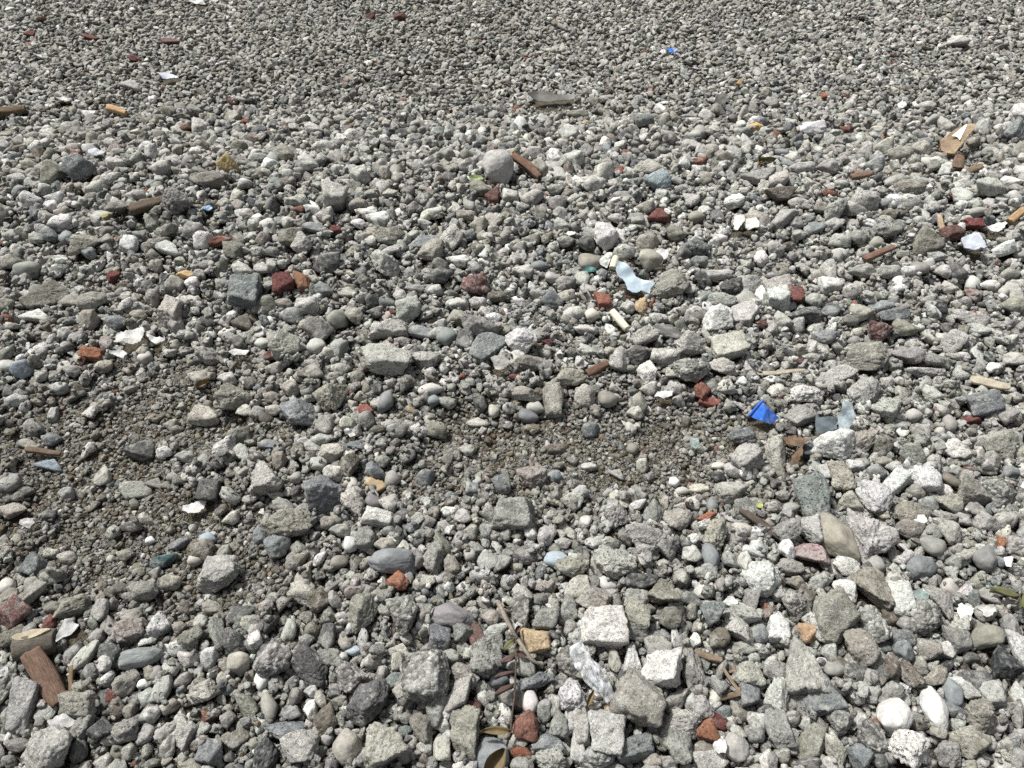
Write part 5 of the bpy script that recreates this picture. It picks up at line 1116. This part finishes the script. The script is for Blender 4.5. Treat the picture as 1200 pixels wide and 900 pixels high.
# (size across in m, chance of filling a free place, reach in depth, least and most dirt)
CLASSES = [(.070, .10, 3.6), (.058, .27, 5.0), (.048, .55, 6.3), (.039, .66, 6.3), (.031, .75, 6.3), (.025, .82, 6.3), (.0195, .9, 6.3), (.0155, .9, 6.3), (.012, .95, 3.2), (.009, .9, 2.9)]
placed = []
for D, chance, reach in CLASSES:
    for rep in range(4 if D < .016 else 3 if D < .03 else 2):
        sp = D * (1.0 if D > .02 else .95)
        nx, ny = int((X1 - X0) / sp), int((min(Y1, reach) - Y0) / (sp * .87))
        jj, ii = np.meshgrid(np.arange(nx), np.arange(ny))
        x = X0 + (jj + .5 * (ii % 2)) * sp + rng.uniform(-.32, .32, jj.shape) * sp + rng.uniform(0, sp); y = Y0 + ii * sp * .87 + rng.uniform(-.32, .32, jj.shape) * sp + rng.uniform(0, sp)
        x, y = x.ravel(), y.ravel()
        ok = in_view(x, y) & (x > X0 + .05) & (x < X1 - .05) & (y > Y0 + .05) & (y < Y1 - .05)
        x, y = x[ok], y[ok]
        dd = dirt(x, y)
        pr = np.full(len(x), chance)
        if D > .022: pr = pr * np.clip(1 - dd * 1.6, .015, 1)
        elif D > .014: pr = pr * np.clip(1 - dd * .9, .08, 1)
        band = np.clip((y - 1.55) / .6, 0, 1) * np.clip((3.45 - y) / .35, 0, 1)
        if D > .065: pr = pr * band
        elif D > .054: pr = pr * (.1 + .9 * band)
        elif D > .043: pr = pr * (.28 + .72 * band)
        elif D > .034: pr = pr * (.68 + .32 * band)
        elif D < .022: pr = pr * (1 - .5 * np.clip((y - 1.9) / .6, 0, 1) * (1 - dd))
        # the far field is finer, except to one side
        farf = np.clip((y - 3.15) / .5, 0, 1) * np.clip(1.25 - np.clip((x - 1.3) / .8, 0, 1), 0, 1)
        if D > .054: pr = pr * np.clip(1 - .98 * farf, 0, 1)
        elif D > .043: pr = pr * (1 - .85 * farf)
        patch = .5 + .5 * np.sin(5.3 * x + 2.2 * np.sin(4.1 * y)) * np.sin(6.1 * y + 1.7 * np.sin(3.7 * x))
        if D > .022: pr = pr * (.6 + .75 * patch)
        ok = rng.random(len(x)) < pr
        x, y = x[ok], y[ok]
        rad = D / 2 * rng.uniform(.82, 1.15, len(x))
        free = np.ones(len(x), bool)
        for a in np.arange(0, 6.28, 6.2832 / 8):
            q = .62 * rad
            free &= ~occ[np.clip(((y + q * np.sin(a) - Y0) / CELL).astype(int), 0, GY - 1), np.clip(((x + q * np.cos(a) - X0) / CELL).astype(int), 0, GX - 1)]
        free &= ~occ[np.clip(((y - Y0) / CELL).astype(int), 0, GY - 1), np.clip(((x - X0) / CELL).astype(int), 0, GX - 1)]
        # random order within a pass, then refuse the ones a neighbour of this pass has just taken
        idx = np.nonzero(free)[0]; rng.shuffle(idx)
        sel = []
        for k in idx:
            if occ[int((y[k] - Y0) / CELL), int((x[k] - X0) / CELL)]: continue
            mark(x[k], y[k], rad[k] * .86); sel.append(k)
        sel = np.array(sel, int)
        placed.append((x[sel], y[sel], rad[sel]))
x = np.concatenate([p[0] for p in placed]); y = np.concatenate([p[1] for p in placed]); rad = np.concatenate([p[2] for p in placed])
n = len(x)
dd = dirt(x, y); T = terrain(x, y)
aspect = np.stack([rng.uniform(.9, 1.3, n), rng.uniform(.8, 1.08, n), rng.uniform(.55, .9, n) * (1 - .35 * np.clip((y - 3.1) / .5, 0, 1))], 1)
z = T + rad * np.where(rad > .012, rng.uniform(.45, 1.05, n), rng.uniform(.1, .7, n)) + np.clip(.010 - rad * .5, 0, .01) * rng.random(n) * (1 - dd)
rot = np.stack([rng.normal(0, .45, n), rng.normal(0, .45, n), rng.uniform(0, 6.283, n)], 1)
shp = SHAPES[rng.integers(len(SHAPES), size=n)]
pick = np.array([rng.choice(by_shape[s]) for s in shp])
tint = tint_many(x, y, dd, rng)
L1 = (np.stack([x, y, z], 1), rot, aspect * rad[:, None], pick, tint)
# height of everything so far, to rest a second layer on
H = np.full((GY, GX), -1.0, np.float32)
gy, gx = np.mgrid[0:GY, 0:GX]
H = terrain(gx[::1, ::1] * CELL + X0, gy * CELL + Y0).astype(np.float32)
del gx, gy
def cap(x, y, zc, r, hz):
    d = disc(x, y, r)
    if d:
        s = H[d[0]:d[1], d[2]:d[3]]
        np.maximum(s, zc + hz * np.sqrt(np.clip(1 - d[4] / (r * r), 0, 1)) - (d[4] > r * r) * 9, out=s)
for k in np.nonzero(rad > .0085)[0]: cap(x[k], y[k], z[k], rad[k], rad[k] * aspect[k, 2])
for i, (fx, fy, fr) in enumerate(FOOT): cap(fx, fy, tz(fx, fy) + fr * .6, fr, fr * 2.2)
big = np.zeros((GY, GX), bool)
for fx, fy, fr in FOOT:
    d = disc(fx, fy, fr * 1.12)
    if d: big[d[0]:d[1], d[2]:d[3]] |= d[4] < (fr * 1.12) ** 2
top = []
for D, N in ((.036, 900), (.030, 1700), (.024, 3600), (.019, 6500), (.015, 11500), (.011, 13000)):
    xs = rng.uniform(X0 + .1, X1 - .1, N * 3); ys = rng.uniform(-.25, 5.2 if D > .012 else 2.6, N * 3)
    ok = in_view(xs, ys, .3); ds = dirt(xs, ys)
    ok &= rng.random(N * 3) < np.clip(1 - ds * (1.3 if D > .02 else .5), .04, 1) * np.where((D > .028) & (ys > 3.1) & (xs < 1.4), .12, 1)
    xs, ys = xs[ok][:N], ys[ok][:N]
    for px_, py_ in zip(xs, ys):
        i, j = int((py_ - Y0) / CELL), int((px_ - X0) / CELL)
        if big[i, j]: continue
        r = D / 2 * rng.uniform(.85, 1.2) * (1 + .45 * min(max((py_ - 1.6) / .7, 0), 1) * min(max((3.4 - py_) / .3, 0), 1)); k = max(1, int(r * .7 / CELL))
        s = [H[i + a, j + b] for a, b in ((0, 0), (k, 0), (-k, 0), (0, k), (0, -k))]
        zz = float(np.mean(s)) + r * .28
        if zz - tz(px_, py_) > .045: continue
        top.append((px_, py_, zz, r)); cap(px_, py_, zz, r, r * .7)
top = np.array(top); m = len(top)
t_asp = np.stack([rng.uniform(.9, 1.3, m), rng.uniform(.8, 1.05, m), rng.uniform(.6, .9, m)], 1)
L2 = (top[:, :3], np.stack([rng.normal(0, .5, m), rng.normal(0, .5, m), rng.uniform(0, 6.283, m)], 1), t_asp * top[:, 3:4],
      np.array([rng.choice(by_shape[s]) for s in SHAPES[rng.integers(len(SHAPES), size=m)]]), tint_many(top[:, 0], top[:, 1], dirt(top[:, 0], top[:, 1]), rng))
# grit between the stones
sp = .021
jj, ii = np.meshgrid(np.arange(int((X1 - X0) / sp)), np.arange(int((3.9 - Y0) / sp)))
gx_ = (X0 + (jj + .5 * (ii % 2)) * sp + rng.uniform(-.5, .5, jj.shape) * sp).ravel(); gy_ = (Y0 + ii * sp + rng.uniform(-.5, .5, jj.shape) * sp).ravel()
ok = in_view(gx_, gy_, .25) & (gy_ > Y0 + .05)
ok &= ~occ[np.clip(((gy_ - Y0) / CELL).astype(int), 0, GY - 1), np.clip(((gx_ - X0) / CELL).astype(int), 0, GX - 1)] | (rng.random(len(gx_)) < .25)
ok &= rng.random(len(gx_)) < .42 + 1.2 * dirt(gx_, gy_)
gx_, gy_ = gx_[ok], gy_[ok]; g = len(gx_); gd = dirt(gx_, gy_)
gr = rng.uniform(.014, .022, g)
L3 = (np.stack([gx_, gy_, terrain(gx_, gy_) + .0015 + .003 * rng.random(g)], 1), np.stack([rng.normal(0, .1, g), rng.normal(0, .1, g), rng.uniform(0, 6.283, g)], 1),
      np.repeat(gr[:, None], 3, 1), NROCK + rng.integers(NCL, size=g), np.clip(tint_many(gx_, gy_, np.clip(gd + .6, 0, 1), rng), .03, .26))
L0 = (np.array(P_pos), np.array(P_rot), np.array(P_scl), np.array(P_pick), np.array(P_tint))
pos, rot, scl, pick, tint = (np.concatenate(q).astype(np.float32) for q in zip(L0, L1, L2, L3))
print('GRAVEL', len(L0[0]), len(L1[0]), len(L2[0]), len(L3[0]))
gm = bpy.data.meshes.new('gravel')
gm.vertices.add(len(pos)); gm.vertices.foreach_set('co', pos.ravel())
for nm_, ty, arr, f in (('turn', 'FLOAT_VECTOR', rot, 'vector'), ('size', 'FLOAT_VECTOR', scl, 'vector'), ('pick', 'INT', pick.astype(np.int32), 'value'), ('tint', 'FLOAT_COLOR', np.c_[tint, np.ones(len(tint))].astype(np.float32), 'color')):
    a = gm.attributes.new(nm_, ty, 'POINT'); a.data.foreach_set(f, np.ascontiguousarray(arr).ravel())
gravel = link('gravel', gm)
tag(gravel, 'loose grey crushed-concrete gravel filling the ground between larger stones', 'gravel', kind='stuff')
ng = bpy.data.node_groups.new('scatter_gravel', 'GeometryNodeTree')
ng.interface.new_socket('Geometry', in_out='INPUT', socket_type='NodeSocketGeometry'); ng.interface.new_socket('Geometry', in_out='OUTPUT', socket_type='NodeSocketGeometry')
N = ng.nodes
gi, go = N.new('NodeGroupInput'), N.new('NodeGroupOutput')
iop = N.new('GeometryNodeInstanceOnPoints'); ci = N.new('GeometryNodeCollectionInfo')
ci.inputs['Collection'].default_value = BASE; ci.inputs['Separate Children'].default_value = True; ci.inputs['Reset Children'].default_value = True
iop.inputs['Pick Instance'].default_value = True
def attr(nm_, ty):
    q = N.new('GeometryNodeInputNamedAttribute'); q.data_type = ty; q.inputs['Name'].default_value = nm_; return q.outputs['Attribute']
e2r = N.new('FunctionNodeEulerToRotation')
ng.links.new(gi.outputs[0], iop.inputs['Points']); ng.links.new(ci.outputs[0], iop.inputs['Instance'])
ng.links.new(attr('turn', 'FLOAT_VECTOR'), e2r.inputs[0]); ng.links.new(e2r.outputs[0], iop.inputs['Rotation'])
ng.links.new(attr('size', 'FLOAT_VECTOR'), iop.inputs['Scale']); ng.links.new(attr('pick', 'INT'), iop.inputs['Instance Index'])
ng.links.new(iop.outputs[0], go.inputs[0])
md = gravel.modifiers.new('scatter_gravel', 'NODES'); md.node_group = ng

# ------------------------------------------------------------------ ground, one sheet out to the horizon
def axis(lo, hi, a, b, fine, grow):
    mid = list(np.arange(a, b + 1e-6, fine)); s, q = fine, a; left = []
    while q > lo: s *= grow; q -= s; left.append(q)
    s, q = fine, b; right = []
    while q < hi: s *= grow; q += s; right.append(q)
    return np.array(left[::-1] + mid + right)
ax, ay = axis(-400, 400, -4.8, 4.8, .03, 1.35), axis(-400, 400, -.6, 6.6, .03, 1.35)
gxx, gyy = np.meshgrid(ax, ay)
gz = terrain(gxx, np.clip(gyy, -1, 40)) * (np.hypot(gxx, gyy - 3) < 12)
V = np.stack([gxx.ravel(), gyy.ravel(), gz.ravel()], 1); nxx = len(ax)
q = (np.arange(len(ay) - 1)[:, None] * nxx + np.arange(nxx - 1)[None, :]).ravel()
ground = link('ground', mesh_of('ground', V, np.stack([q, q + 1, q + 1 + nxx, q + nxx], 1)), ground_mat())
tag(ground, 'brown-grey dirt ground under the rubble', 'ground', kind='structure')

# ------------------------------------------------------------------ daylight
SUN = Vector((-.55, .36, 1.10)).normalized()
sd = bpy.data.lights.new('sun', 'SUN'); sd.energy = 4.4; sd.angle = R(7); sd.color = (1.0, .978, .922)
so = bpy.data.objects.new('sun', sd); COL.objects.link(so)
so.rotation_euler = (-SUN).to_track_quat('-Z', 'Y').to_euler(); so.location = (0, 0, 6)
w = bpy.data.worlds.new('World'); SC.world = w; w.use_nodes = True
wt = w.node_tree; wt.nodes.clear()
sky = wt.nodes.new('ShaderNodeTexSky'); sky.sky_type = 'NISHITA'; sky.sun_disc = False
sky.sun_elevation = math.asin(SUN.z); sky.sun_rotation = math.atan2(SUN.x, SUN.y)
sky.air_density, sky.dust_density, sky.ozone_density = 1.0, 6.0, .6
bg = wt.nodes.new('ShaderNodeBackground'); bg.inputs[1].default_value = .08
wo = wt.nodes.new('ShaderNodeOutputWorld')
hs = wt.nodes.new('ShaderNodeHueSaturation'); hs.inputs['Saturation'].default_value = .35   # thin white cloud over the blue
wt.links.new(sky.outputs[0], hs.inputs['Color']); wt.links.new(hs.outputs[0], bg.inputs[0]); wt.links.new(bg.outputs[0], wo.inputs[0])
SC.view_settings.view_transform = 'Standard'; SC.view_settings.look = 'None'
SC.view_settings.exposure, SC.view_settings.gamma = 0.32, 1.0
SC.view_settings.use_curve_mapping = False
SC.render.engine = 'CYCLES'
SC.cycles.max_bounces = 5; SC.cycles.diffuse_bounces = 3; SC.cycles.transparent_max_bounces = 8
SC.cycles.use_denoising = False
SC.cycles.sample_clamp_indirect = 2.0; SC.cycles.sample_clamp_direct = 6.0
